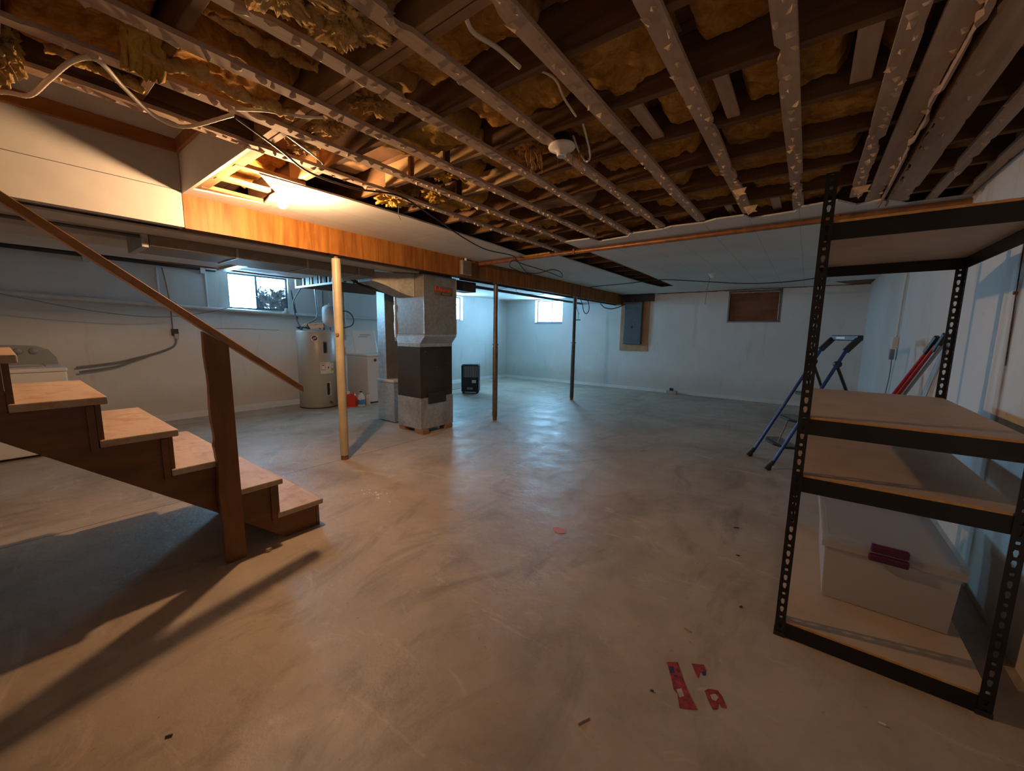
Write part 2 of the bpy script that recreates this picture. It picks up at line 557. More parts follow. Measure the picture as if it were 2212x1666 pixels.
def smooth_pts(pts, n=6):
    """Catmull-Rom through the points"""
    P = [Vector(p) for p in pts]
    P = [P[0] * 2 - P[1]] + P + [P[-1] * 2 - P[-2]]
    out = []
    for i in range(1, len(P) - 2):
        a, b, c, d = P[i - 1:i + 3]
        for k in range(n):
            t = k / n
            out.append(0.5 * ((2 * b) + (c - a) * t + (2 * a - 5 * b + 4 * c - d) * t * t + (3 * b - a - 3 * c + d) * t ** 3))
    out.append(P[-2])
    return out


def thing(name, label, cat, loc=(0, 0, 0), group=None):
    o = bpy.data.objects.new(name, None)
    o.empty_display_size = 0.1
    COL.objects.link(o)
    o.location = loc
    return tag(o, label, cat, group)


def tag(o, label, cat, group=None, kind=None):
    o['label'] = label
    o['category'] = cat
    if group:
        o['group'] = group
    if kind:
        o['kind'] = kind
    return o


def struct(o):
    o['kind'] = 'structure'
    return o


def stuff(o):
    o['kind'] = 'stuff'
    return o


def dup(root, loc=None):
    c = root.copy()
    COL.objects.link(c)
    if loc is not None:
        c.location = loc
    for ch in list(root.children):
        d = ch.copy()
        COL.objects.link(d)
        d.parent = c
        for g in ch.children:
            e = g.copy()
            COL.objects.link(e)
            e.parent = d
    return c


ORD = ['first', 'second', 'third', 'fourth', 'fifth', 'sixth', 'seventh', 'eighth', 'ninth', 'tenth', 'eleventh', 'twelfth', 'thirteenth', 'fourteenth']

# ================================================================== SHELL
T = 0.22


def wall_x(name, x, t, y0, y1, z0, z1, holes, mat):
    """wall normal to X with rectangular openings (y0,y1,z0,z1)"""
    b = MB()
    ys = sorted({y0, y1, *[h[0] for h in holes], *[h[1] for h in holes]})
    for a, c in zip(ys, ys[1:]):
        cuts = [h for h in holes if h[0] <= a and h[1] >= c]
        z = z0
        for h in sorted(cuts, key=lambda q: q[2]):
            b.box(x, x + t, a, c, z, h[2])
            z = h[3]
        b.box(x, x + t, a, c, z, z1)
    return struct(b.build(name, mat))


def wall_y(name, y, t, x0, x1, z0, z1, holes, mat):
    b = MB()
    xs = sorted({x0, x1, *[h[0] for h in holes], *[h[1] for h in holes]})
    for a, c in zip(xs, xs[1:]):
        cuts = [h for h in holes if h[0] <= a and h[1] >= c]
        z = z0
        for h in sorted(cuts, key=lambda q: q[2]):
            b.box(a, c, y, y + t, z, h[2])
            z = h[3]
        b.box(a, c, y, y + t, z, z1)
    return struct(b.build(name, mat))


struct(MB().box(WL - T, WR + T, WF - T, WB + T, -0.12, 0).build('floor', M['floor']))
W1 = (2.37, 3.30, 1.715, 2.30)      # left wall, over the water heater
W3 = (6.95, 7.80, 1.71, 2.33)       # left wall, behind the furnace
W2 = (-6.52, -5.60, 1.70, 2.34)     # back wall
W4 = (-1.46, -0.49, 1.68, 2.35)     # back wall, boarded
wall_x('wall_left', WL, -T, WF - T, WB + T, 0, ZD + 0.3, [W1, W3], M['wall'])
wall_y('wall_back', WB, T, WL, WR, 0, ZD + 0.3, [W2, W4], M['wall'])
wall_x('wall_right', WR, T, WF - T, WB + T, 0, ZD + 0.3, [], M['wall_r'])
wall_y('wall_front', WF, -T, WL, WR, 0, ZD + 0.3, [], M['wall'])
# uneven footing ledge along the foot of the walls
ft = MB()
for y in [WF + 0.25 * i for i in range(49)]:
    if y + 0.25 > WB:
        break
    dx = 0.03 + 0.02 * noise.noise((y * 1.3, 3, 0))
    ft.prism([(WL, 0), (WL + dx + 0.03, 0), (WL + dx, 0.05), (WL, 0.09 + 0.02 * noise.noise((y, 9, 0)))], y, y + 0.25, 'Y')
struct(ft.build('baseboard_left', M['wall']))
ft = MB()
x = WL
while x < WR:
    dx = 0.02 + 0.015 * noise.noise((x * 1.3, 7, 0))
    ft.prism([(WB, 0), (WB - dx - 0.03, 0), (WB - dx, 0.04), (WB, 0.07)], x, min(x + 0.25, WR), 'X')
    x += 0.25
struct(ft.build('baseboard_back', M['wall']))
ft = MB()
x = -3.0
while x < WR - 0.02:
    h = 0.012 + 0.022 * abs(noise.noise((x * 3, 1, 5)))
    ft.box(x, min(x + 0.12, WR), WB - 0.012, WB, ZC - h, ZC)  # dark strips give the crack under the ceiling its shade as colour
    x += 0.12
struct(ft.build('trim_back_gap_shade', M['deck']))

# ---- deck boards above the joists
SW = (-3.82, -2.60, -2.30, 0.95)    # the stair opening
dk = MB()
y = WF
while y < WB + 0.1:
    y2 = min(y + 0.14, WB + 0.1)
    spans = [(WL - 0.1, WR + 0.1)]
    if y < SW[3] - 0.02:
        spans = [(WL - 0.1, SW[0] - 0.02), (SW[1] + 0.02, WR + 0.1)]
    for a, b_ in spans:
        dk.box(a, b_, y, y2 - 0.004, ZD, ZD + 0.02)
    y = y2
dk.box(WL - T, SW[0] - 0.02, WF - T, WB + T, ZD + 0.021, ZD + 0.10)
dk.box(SW[1] + 0.02, WR + T, WF - T, WB + T, ZD + 0.021, ZD + 0.10)
dk.box(SW[0] - 0.02, SW[1] + 0.02, SW[3] + 0.02, WB + T, ZD + 0.021, ZD + 0.10)
struct(dk.build('ceiling_deck', M['deck']))

# ---- stairwell walls
struct(MB().box(BX - 0.10, BX, WF, SW[3], 2.75, 4.2).build('wall_stairwell_upper', M['grey_board']))
pn = MB()
pn.box(BX - 0.03, BX, WF, SW[3] - 0.004, 2.135, 2.392)
pn.box(BX - 0.03, BX, WF, SW[3] - 0.004, 2.396, 2.75)
pn.box(BX - 0.10, BX - 0.032, WF, SW[3], 2.14, 2.75)
struct(pn.build('wall_stairwell_side', M['panel_white']))
struct(MB().box(SW[0] - 0.1, SW[1] + 0.02, SW[3], SW[3] + 0.02, ZC, 4.2).build('wall_stairwell_end', M['grey_board']))
struct(MB().box(SW[1] + 0.002, SW[1] + 0.02, WF, SW[3], ZJ + 0.22, 4.2).build('wall_stairwell_near', M['grey_board']))
struct(MB().box(SW[0] - 0.1, SW[1] + 0.12, WF - T, WF, ZD, 4.2).build('wall_stairwell_top', M['grey_board']))
struct(MB().box(SW[0] - 0.1, SW[1] + 0.12, WF - T, SW[3] + 0.1, 4.2, 4.25).build('ceiling_stairwell', M['grey_board']))
struct(MB().box(BX, BX + 0.022, WF, SW[3], 2.655, 2.745).build('trim_stairwell_side', M['trimwood'], bevel=0.004))
struct(MB().box(BX + 0.022, SW[1], SW[3] - 0.022, SW[3], 2.655, 2.745).build('trim_stairwell_end', M['trimwood'], bevel=0.004))

# ---- ceiling tiles still up
polyA = [(BX, 0.97), (-3.64, 0.97), (-3.56, 1.40), (-3.35, 1.36), (-3.22, 1.36), (-2.93, 1.14), (-2.90, 1.7), (-2.90, 2.3), (-2.93, 2.95), (-2.96, 3.6), (-3.03, 4.35),
         (-2.98, 4.46), (-2.67, 4.40), (-2.66, 5.6), (-2.65, 7.0), (-2.62, 7.85), (-2.54, 8.55), (-2.27, 8.45), (-2.23, 6.7), (-2.20, 5.2), (-2.22, 4.5), (-2.23, 3.87), (-1.93, 3.89), (-1.90, 4.05),
         (-1.57, 4.02), (-1.51, 3.92), (-1.20, 3.93), (-1.11, 3.88), (-0.84, 3.91), (-0.73, 3.85), (-0.52, 3.86), (-0.48, 3.99), (-0.18, 3.97), (-0.13, 3.86), (0.08, 3.83), (0.20, 4.03), (0.33, 3.99), (0.50, 4.2), (WR, 4.2),
         (WR, WB), (BX, WB)]
struct(MB().prism(polyA, ZC, ZC + 0.013, 'Z').build('ceiling', M['tile']))
struct(MB().box(WL, BX - 0.24, WF, WB, ZC, ZC + 0.013).build('ceiling_side', M['tile']))

# ================================================================== BEAM AND POSTS
bt = thing('support_beam', 'long orange wood-panelled beam box resting on the steel posts', 'beam', (BX, 5.3, 2.13))
pbm = MB()
pbm.box(BX - 0.012, BX, SW[3], 4.18, 2.13, ZC)
pbm.box(BX - 0.012, BX, 4.42, WB, 2.13, ZC)
pbm.build('veneer_panel', M['panel'], bt)
o = MB().box(BX - 0.016, BX - 0.004, 4.18, 4.42, 2.13, ZC).build('bare_section', M['panel_dark'], bt)
o['label'] = 'darker section where the veneer is missing'
MB().box(BX - 0.23, BX - 0.012, SW[3], WB, 2.145, ZC).build('beam_core', M['joist_y'], bt)
MB().box(BX - 0.24, BX - 0.20, 4.1, WB, 2.125, 2.16).build('steel_flange', M['black_metal'], bt)
for yy in (2.6, 3.3, 5.35, 6.9, 8.4):
    MB().box(BX - 0.0005, BX + 0.0025, yy, yy + 0.006, 2.13, ZC).build('panel_joint', M['trimwood'], bt)


def post(x, y, r, ztop, mat, label, pins, base):
    t = thing('steel_post', label, 'post', (x, y, 0), 'steel posts under the beam')
    MB().lathe([(r * 0.86, 0.0), (r * 0.86, 0.07)], (x, y, 0), 20).build('base_sleeve', M['rust'], t)
    p = MB()
    if pins:
        p.lathe([(r, 0.05), (r, 1.16), (r * 0.93, 1.17), (r * 0.86, 1.18), (r * 0.86, ztop - 0.04)], (x, y, 0), 24)
    else:
        p.lathe([(r, 0.05), (r, ztop - 0.06), (r * 0.95, ztop - 0.045)], (x, y, 0), 24)
    p.build('tube', mat, t)
    MB().lathe([(r * 0.5, ztop - 0.05), (r * 0.5, ztop - 0.012)], (x, y, 0), 14).build('screw_jack', M['rust'], t)
    MB().box(x - 0.06, x + 0.06, y - 0.06, y + 0.06, ztop - 0.012, ztop).build('top_plate', M['black_metal'], t)
    for (h, a) in base:
        d = Vector((cos(a), sin(a), 0)) * (r + 0.004)
        MB().tube([Vector((x, y, h)) + d * 0.9, Vector((x, y, h)) + d * 1.22], 0.016, 10).build('bolt', M['rust'], t)
    return t


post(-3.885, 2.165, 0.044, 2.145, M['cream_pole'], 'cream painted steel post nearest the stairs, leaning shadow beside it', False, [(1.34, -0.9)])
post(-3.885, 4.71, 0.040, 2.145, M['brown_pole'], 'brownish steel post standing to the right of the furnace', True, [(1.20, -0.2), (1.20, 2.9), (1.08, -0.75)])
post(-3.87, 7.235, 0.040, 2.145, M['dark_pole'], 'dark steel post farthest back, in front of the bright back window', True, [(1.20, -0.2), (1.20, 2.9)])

# ================================================================== JOISTS
JY = [-2.10, -1.66, -1.22, -0.78, -0.34, 0.10, 0.50, 1.40, 1.84, 2.28, 2.72, 3.16, 3.60, 4.05, 4.5, 4.95, 5.4, 5.85, 6.3, 6.75, 7.2, 7.65, 8.1, 8.55, 9.0, 9.45]
seen = [j for j in JY if 0.4 < j < 4.4]
for j in JY:
    if j < 0:
        continue
    lo, hi = (SW[1] + 0.07 if j < SW[3] else BX + 0.005), WR - 0.002
    if j in (1.40,):
        lo = -3.80
    b = MB().box(lo, hi, j - 0.019, j + 0.019, ZJ, ZD - 0.001)
    o = b.build('floor_joist', M['joist'], bevel=0.003, segs=1)
    if j in seen:
        k = seen.index(j)
        lab = 'rough brown floor joist overhead, %s of the exposed ones counting away from the camera' % ORD[k]
        tag(o, lab, 'joist', 'exposed floor joists')
    elif j < 1:
        tag(o, 'brown floor joist overhead at the very top left corner of the picture', 'joist')
    else:
        tag(o, 'dark floor joist seen through the ceiling slot, %s counting from its near end' % ORD[min(13, JY.index(j) - JY.index(4.5))], 'joist', 'joists over the slot in the ceiling')
# doubled header at the stair opening
hd = thing('stair_header', 'doubled timber header across the edge of the stair opening', 'header', (-1.6, 1.0, ZJ))
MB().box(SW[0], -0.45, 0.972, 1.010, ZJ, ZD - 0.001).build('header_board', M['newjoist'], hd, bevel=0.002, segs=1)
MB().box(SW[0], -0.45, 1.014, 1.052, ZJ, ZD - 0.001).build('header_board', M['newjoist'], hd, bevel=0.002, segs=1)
o = MB().box(-0.45, WR - 0.002, 0.981, 1.019, ZJ, ZD - 0.001).build('floor_joist', M['joist'])
tag(o, 'brown floor joist continuing to the right of the doubled stair header', 'joist')
tr = MB().box(SW[1] + 0.002, SW[1] + 0.045, -1.9, 0.968, ZJ, ZD - 0.001).build('trimmer_joist', M['joist_y'])
tag(tr, 'dark trimmer joist along the near side of the stair opening', 'joist')
tr = MB().box(SW[1] + 0.048, SW[1] + 0.068, -1.9, 0.968, ZJ + 0.03, ZD - 0.001).build('trimmer_joist', M['joist_y'])
tag(tr, 'thinner board doubled against the trimmer joist of the stair opening', 'joist')

# blocking boards lying between joists
blocks = [(-0.74, 8, 0.060, 'narrow board lying between joists, leftmost of the three small ones overhead'),
          (-0.385, 8, 0.055, 'narrow grey-brown board lying between joists, middle of the three small ones'),
          (0.075, 8, 0.070, 'board lying between joists beside a square of insulation, at right overhead'),
          (-0.62, 12, 0.05, 'short board between far joists near the torn end of a strip'),
          (-0.30, 12, 0.06, 'short board between far joists beside the hanging paper scrap'),
          (-1.30, 11, 0.05, 'short board between the far joists above the middle strips')]
for (bx_, ji, wd, lab) in blocks:
    y0, y1 = JY[ji] + 0.019, JY[ji + 1] - 0.019
    o = MB().box(bx_ - wd / 2, bx_ + wd / 2, y0, y1, ZJ + 0.02, ZJ + 0.038).build('blocking_board', M['strip'], bevel=0.002, segs=1)
    tag(o, lab, 'board')
# wide bright boards across the bays close to the lamp
wideb = [(-2.44, 7, 0.17, 'wide pale board across a joist bay close above the lit bulb'),
         (-2.05, 7, 0.16, 'wide pale board across a joist bay beside the yellow insulation'),
         (-2.78, 7, 0.10, 'sawn block end hanging beside the lit bulb'),
         (-2.42, 8, 0.13, 'lit timber block between joists beyond the bulb')]

# ================================================================== FURRING STRIPS
SX = [-2.57, -2.23, -1.885, -1.54, -1.20, -0.855, -0.49, -0.155, 0.18]
SEND = [4.35, 9.3, 3.88, 4.02, 3.9, 3.88, 3.85, 3.96, 3.85]
STOP = {0: 1.0}


def rough_strip(x, wd, y0, y1, z0, z1, seed):
    """strip with slightly ragged, chipped edges"""
    b = MB()
    n = max(8, int((y1 - y0) / 0.035))
    rr = random.Random(seed)
    L, Rr = [], []
    chipL = chipR = 0
    for i in range(n + 1):
        y = y0 + (y1 - y0) * i / n
        if rr.random() < 0.07:
            chipL = rr.uniform(0, 0.020)
        if rr.random() < 0.3:
            chipL *= 0.3
        if rr.random() < 0.07:
            chipR = rr.uniform(0, 0.022)
        if rr.random() < 0.3:
            chipR *= 0.3
        wv = 0.004 * noise.noise((y * 1.2, seed, 0))
        L.append((x - wd / 2 + wv + chipL, y))
        Rr.append((x + wd / 2 + wv - chipR, y))
    vs = []
    for (a, y), (c, _) in zip(L, Rr):
        vs += [(a, y, z0), (c, y, z0), (c, y, z1), (a, y, z1)]
    fs = [(0, 3, 2, 1), (4 * n, 4 * n + 1, 4 * n + 2, 4 * n + 3)]
    for i in range(n):
        k = 4 * i
        for e in range(4):
            fs.append((k + e, k + (e + 1) % 4, k + 4 + (e + 1) % 4, k + 4 + e))
    b.add(vs, fs)
    return b


def scraps(x, wd, y0, y1, seed, dens, side=0):
    """staples, torn tile tongues and paper left on a strip"""
    rr = random.Random(seed)
    b = MB()
    y = y0
    while y < y1:
        y += rr.uniform(0.5, 1.5) / dens
        if y > y1:
            break
        cx = x + (side * wd * 0.3 if side and rr.random() < 0.7 else rr.uniform(-0.38, 0.38) * wd)
        L = rr.uniform(0.008, 0.028)
        W_ = rr.uniform(0.005, 0.016)
        dz = rr.uniform(0.005, 0.020)
        a = rr.uniform(-0.6, 0.6)
        ca, sa = cos(a), sin(a)
        pts = []
        for (u, v, z) in [(-L, -W_, 0), (L, -W_, 0), (L * 0.7, W_, 0), (-L * 0.6, W_ * 1.2, 0), (-L * 0.2, 0, -dz), (L * 0.5, W_ * 0.3, -dz * 0.6)]:
            pts.append((cx + u * sa + v * ca, y + u * ca - v * sa, ZS + z + 0.0005))
        b.add(pts, [(0, 1, 5, 4), (1, 2, 5), (2, 3, 4, 5), (3, 0, 4), (0, 3, 2, 1)])
    return b


strips = []
for k, x in enumerate(SX):
    y0 = {0: -1.0, 1: -1.0}.get(k, -1.0)
    t = thing('furring_strip', '', 'strip', (x, 1.0, ZS), 'furring strips under the joists')
    rough_strip(x, 0.070, y0, SEND[k], ZS, ZJ - 0.0008, k + 3).build('batten', M['strip'], t)
    stuff(scraps(x, 0.07, 0.2, min(SEND[k], 4.3), 40 + k, 13 if x > -1.3 else 15).build('torn_scraps', M['scrap'], t))
    strips.append(t)
labs = ['furring strip along the near edge of the stair opening, lit brightly by the bulb',
        'furring strip running far back into the slot in the white ceiling',
        'furring strip third out from the stair opening, with large torn notches',
        'furring strip with clumps of pale insulation hanging beside it at the top left',
        'furring strip crossing the top left of centre, carrying hanging fibres',
        'furring strip that stops at the unlit porcelain lamp holder and goes on beyond it',
        'furring strip just right of the porcelain lamp holder with regular nail scraps',
        'furring strip nearly upright in the picture with paper scraps hanging at its far end',
        'furring strip nearest left of the shelving post top, with torn tile paper on it']
# re-order so that labels match positions
for t, x in zip(strips, SX):
    pass
names = {-2.57: labs[0], -2.23: labs[1], -1.885: labs[2], -1.54: labs[3], -1.20: labs[4], -0.855: labs[5]}
names[-0.49] = 'furring strip second left of the near-vertical one, ending in a torn paper flap'
names[-0.155] = 'furring strip running straight up the picture above the boarded window, nearly vertical'
names[0.18] = 'furring strip whose far end passes just right of the top of the shelving post'
names[-1.20] = 'furring strip crossing the top just left of the lamp holder, with hanging fibres'
names[-0.855] = 'furring strip with the white porcelain lamp holder at its break'
for t, x in zip(strips, SX):
    t['label'] = names[x]

# boards by the right wall
t = thing('furring_board', 'wide grey-brown board overhead with a raised lip, left of the pair above the shelving', 'strip', (0.28, 1, ZS))
rough_strip(0.287, 0.085, -1.0, 4.15, ZS, ZJ - 0.001, 71).build('batten', M['strip'], t)
rough_strip(0.334, 0.010, -1.0, 4.15, ZS - 0.03, ZJ - 0.001, 72).build('lip', M['strip'], t)
stuff(scraps(0.32, 0.03, 0.4, 4.1, 73, 5).build('torn_scraps', M['scrap'], t))
t = thing('furring_board', 'wide board overhead with a pale lit lip, right of the pair above the shelving', 'strip', (0.42, 1, ZS))
rough_strip(0.435, 0.125, -1.0, 4.15, ZS, ZJ - 0.001, 74).build('batten', M['strip'], t)
rough_strip(0.368, 0.010, -1.0, 4.15, ZS - 0.022, ZJ - 0.001, 75).build('lip', M['newjoist'], t)
stuff(scraps(0.42, 0.08, 0.4, 4.1, 76, 4).build('torn_scraps', M['scrap'], t))
t = thing('furring_strip', 'grey furring strip near the right wall above the top shelf', 'strip', (0.62, 1, ZS), 'furring strips under the joists')
rough_strip(0.625, 0.065, -1.0, 4.25, ZS, ZJ - 0.001, 77).build('batten', M['strip'], t)
stuff(scraps(0.62, 0.06, 0.4, 4.2, 78, 7).build('torn_scraps', M['scrap'], t))
o = rough_strip(0.79, 0.06, -1.0, 4.25, ZS, ZJ - 0.001, 79).build('furring_strip', M['strip'])
tag(o, 'furring strip tight against the right wall in the top right corner', 'strip', 'furring strips under the joists')
# short strips in the small opening beside the bulb
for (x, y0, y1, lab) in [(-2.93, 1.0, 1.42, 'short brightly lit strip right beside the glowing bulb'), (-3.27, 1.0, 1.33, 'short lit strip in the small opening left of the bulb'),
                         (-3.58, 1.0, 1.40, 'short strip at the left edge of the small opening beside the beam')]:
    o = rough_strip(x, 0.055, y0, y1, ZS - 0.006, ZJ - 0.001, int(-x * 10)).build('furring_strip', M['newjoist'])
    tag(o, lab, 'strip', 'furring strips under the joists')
# header board shown at the end of the opening
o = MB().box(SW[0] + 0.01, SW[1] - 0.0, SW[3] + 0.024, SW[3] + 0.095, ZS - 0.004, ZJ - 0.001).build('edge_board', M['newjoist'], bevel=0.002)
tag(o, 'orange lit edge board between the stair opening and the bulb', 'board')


# ================================================================== INSULATION
def batt(x0, x1, y0, y1, zlow, amp, seed, fq=3.0, res=0.014, ridged=0.0, droop=None):
    nx = max(6, int((x1 - x0) / res))
    ny = max(6, int((y1 - y0) / res))
    vs, fs = [], []
    for j in range(ny + 1):
        for i in range(nx + 1):
            u, v = i / nx, j / ny
            x = x0 + (x1 - x0) * u
            y = y0 + (y1 - y0) * v
            e = min(u * (x1 - x0), (1 - u) * (x1 - x0), v * (y1 - y0) * 1.5, (1 - v) * (y1 - y0) * 1.5)
            k = min(1.0, e / 0.045)
            k = k ** 0.45
            n1 = noise.fractal((x * fq, y * fq, seed * 3.1), 0.9, 2.1, 5)
            n2 = abs(noise.noise((x * fq * 4 + 5, y * fq * 3, seed))) if ridged else 0
            z = zlow + amp * n1 + ridged * n2 + 0.007 * noise.noise((x * 38, y * 38, seed)) + 0.012 * abs(noise.noise((x * 15, y * 15, seed + 3)))
            if droop:
                for (cx, cy, rad, dep) in droop:
                    d = sqrt((x - cx) ** 2 + (y - cy) ** 2) / rad
                    if d < 1:
                        z -= dep * (1 - d * d) ** 1.3 * (0.75 + 0.5 * noise.noise((x * 22, y * 22, seed)))
            z = min(z, ZD - 0.004)
            z = (ZD - 0.002) * (1 - k) + z * k
            wx = 0.006 * noise.noise((x * 20, y * 20, seed + 9))
            vs.append((x + wx, min(max(y + wx, y0), y1), z))
    w_ = nx + 1
    for j in range(ny):
        for i in range(nx):
            a = j * w_ + i
            fs.append((a, a + 1, a + w_ + 1, a + w_))
    b = MB()
    b.add(vs, fs, True)
    b.add([(x0, y0, ZD - 0.001), (x1, y0, ZD - 0.001), (x1, y1, ZD - 0.001), (x0, y1, ZD - 0.001)], [(0, 1, 2, 3)])
    return b


def bay(i):
    return JY[i] + 0.021, JY[i + 1] - 0.021


BAT = []


def add_batt(x0, x1, y0, y1, zl, amp, mat, lab, **kw):
    BAT.append(1)
    o = batt(x0, x1, y0, y1, zl, amp, len(BAT) * 1.7, **kw).build('insulation_batt', M[mat])
    tag(o, lab, 'insulation', 'insulation batts between the joists')
    return o


b6 = (0.521, 0.960)
add_batt(-2.50, -1.92, *b6, 2.475, 0.03, 'insul', 'insulation batt above the hanging flap at the top left', ridged=0.03)
add_batt(-1.86, -1.58, *b6, 2.46, 0.03, 'insul', 'long dark insulation batt framed between two strips at the top left', ridged=0.03)
add_batt(-1.52, -0.95, *b6, 2.475, 0.035, 'insul_p', 'pale crumbling insulation batt at the top left of centre', ridged=0.09)
add_batt(-0.92, 0.00, *b6, 2.52, 0.03, 'insul', 'brown insulation batt at the top edge, centre right')
add_batt(0.05, 0.80, *b6, 2.53, 0.03, 'insul', 'dark insulation batt at the top edge, far right')
b0 = (0.121, 0.479)
add_batt(-2.50, -1.0, *b0, 2.48, 0.03, 'insul', 'insulation batt crossing the top left edge of the picture', ridged=0.03)
b7 = (1.054, 1.357)
add_batt(-3.75, -2.98, *b7, 2.50, 0.03, 'insul', 'amber insulation inside the small opening beside the beam', ridged=0.05)
add_batt(-2.55, -2.26, *b7, 2.46, 0.03, 'insul_p', 'bright torn insulation just above the bulb', ridged=0.08)
add_batt(-2.20, -1.60, *b7, 2.50, 0.03, 'insul_p', 'pale insulation between strips right of the armoured cable end', ridged=0.07)
add_batt(-1.52, -0.90, *b7, 2.50, 0.035, 'insul', 'insulation batt left of the white wire stub overhead')
add_batt(-0.84, 0.10, *b7, 2.53, 0.03, 'insul', 'large plain brown batt high at centre right')
add_batt(0.14, 0.80, *b7, 2.55, 0.02, 'insul', 'shadowed batt high at the right behind the wide boards')
b8 = (JY[7] + 0.021, JY[8] - 0.044)
add_batt(-2.90, -2.62, *b8, 2.55, 0.01, 'paper', 'dark papery batt in the bay right of the bulb')
add_batt(-2.16, -1.58, *b8, 2.455, 0.03, 'insul_y', 'yellow lit batt in the bay behind the bulb', ridged=0.06)
add_batt(-1.50, -1.00, *b8, 2.47, 0.03, 'insul', 'amber batt left of the porcelain lamp holder', ridged=0.04, droop=[(-1.3, 1.55, 0.12, 0.04)])
add_batt(-0.92, -0.52, *b8, 2.47, 0.04, 'insul', 'sagging amber batt above the porcelain lamp holder', ridged=0.03, droop=[(-0.75, 1.75, 0.10, 0.05)])
add_batt(-0.46, 0.13, *b8, 2.52, 0.03, 'insul', 'brown batt between the two strips above the centre right')
b9 = (JY[8] + 0.021, JY[9] - 0.044)
add_batt(-2.95, -2.60, *b9, 2.46, 0.03, 'insul_y', 'bright yellow clumpy batt at the edge of the white ceiling', ridged=0.10, fq=5)
add_batt(-2.16, -1.92, *b9, 2.48, 0.03, 'insul_y', 'yellow crumbling batt over the middle of the lit bays', ridged=0.09, fq=5)
add_batt(-1.85, -1.25, *b9, 2.49, 0.03, 'insul', 'brown batt over the strips left of the hanging fibres')
add_batt(-1.16, -0.79, *b9, 2.47, 0.03, 'insul', 'ragged batt just behind the porcelain lamp holder', ridged=0.05, droop=[(-1.0, 2.0, 0.12, 0.05)])
add_batt(-0.70, -0.42, *b9, 2.455, 0.025, 'insul', 'insulation square left of the narrow middle board', ridged=0.03)
add_batt(-0.35, 0.035, *b9, 2.455, 0.025, 'insul', 'square insulation piece crossed by the near-vertical strip', ridged=0.04)
add_batt(0.115, 0.26, *b9, 2.47, 0.02, 'insul', 'small batt right of the board by the square insulation piece')
spec = {9: [(-2.85, -2.30, 'insul_y', 2.46, .08), (-1.95, -1.30, 'insul', 2.49, .03), (-1.20, -0.60, 'insul', 2.47, .04), (-0.50, 0.20, 'insul', 2.46, .02)],
        10: [(-2.90, -2.40, 'insul', 2.46, .05), (-2.10, -1.50, 'paper', 2.47, .0), (-1.35, -0.75, 'insul', 2.46, .03), (-0.65, 0.15, 'insul', 2.46, .02)],
        11: [(-2.80, -2.10, 'insul_y', 2.46, .08), (-1.80, -1.35, 'insul', 2.47, .03), (-1.15, -0.55, 'insul', 2.46, .04), (-0.45, 0.10, 'insul', 2.47, .03), (0.2, 0.75, 'insul', 2.5, .02)],
        12: [(-2.95, -2.40, 'insul_y', 2.455, .08), (-2.05, -1.35, 'insul', 2.46, .03), (-1.20, -0.70, 'insul', 2.46, .05), (-0.55, 0.12, 'insul', 2.455, .04), (0.2, 0.7, 'insul', 2.5, .02)]}
WH = ['farthest left', 'second from left', 'third from left', 'fourth from left', 'farthest right']
ROW = {9: 'fourth', 10: 'third', 11: 'second', 12: 'first'}
for i, L in spec.items():
    y0, y1 = bay(i)
    for q, (a, c, mt, z, rg) in enumerate(L):
        # batts here are slumped away from the near joist, leaving a dark gap
        add_batt(a, c, y0 + (0.10 if q % 2 else 0.05), y1, z, 0.03, mt, 'insulation batt %s, in the %s bay from the torn tile edge' % (WH[q], ROW[i]), ridged=rg)

# big pale clumps bulging at the top left of centre
def clump(c, s, seed, mat, name, lab, group='loose insulation clumps', amp=0.6, fq=1.9, sub=44):
    b = MB()
    n, mlat = sub * 2, sub
    vs, fs = [], []
    for j in range(mlat + 1):
        th = pi * j / mlat
        for i in range(n):
            ph = 2 * pi * i / n
            d = Vector((sin(th) * cos(ph), sin(th) * sin(ph), cos(th)))
            q = d * fq + Vector((seed * 5.3, 0, 0))
            r = 1 + amp * noise.fractal(q, 0.7, 2.2, 6) - amp * 0.7 * abs(noise.noise(q * 3.5)) + 0.12 * abs(noise.noise(q * 9))
            vs.append((c[0] + d.x * s[0] * r, c[1] + d.y * s[1] * r, min(c[2] + d.z * s[2] * r, ZD - 0.004)))
    for j in range(mlat):
        for i in range(n):
            fs.append((j * n + i, j * n + (i + 1) % n, (j + 1) * n + (i + 1) % n, (j + 1) * n + i))
    b.add(vs, fs, True)
    o = b.build(name, M[mat])
    tag(o, lab, 'insulation', group)
    return o


clump((-1.37, 0.60, 2.45), (0.14, 0.17, 0.07), 1, 'insul_p', 'insulation_clump', 'large pale crumbly insulation clump at the top edge, left of centre')
clump((-1.37, 0.84, 2.45), (0.13, 0.13, 0.065), 2, 'insul_p', 'insulation_clump', 'pale insulation clump spilling toward the black junction, top left of centre')
clump((-2.04, 1.14, 2.43), (0.11, 0.075, 0.04), 3, 'insul_p', 'insulation_clump', 'layered pale insulation clump at the end of the armoured cable')
clump((-2.40, 1.17, 2.44), (0.11, 0.07, 0.035), 4, 'insul_p', 'insulation_clump', 'bright shaggy insulation clump under the thin diagonal wire')
clump((-1.72, 1.20, 2.46), (0.10, 0.09, 0.05), 5, 'insul_p', 'insulation_clump', 'pale wispy clump tucked in the bay left of centre')
clump((-2.74, 2.02, 2.43), (0.12, 0.13, 0.045), 6, 'insul_y', 'insulation_clump', 'yellow knobbly insulation clump touching the white ceiling edge', fq=2.6)
clump((-2.38, 2.18, 2.44), (0.12, 0.10, 0.045), 7, 'insul_y', 'insulation_clump', 'yellow knobbly clump one strip right of the ceiling edge', fq=2.6)
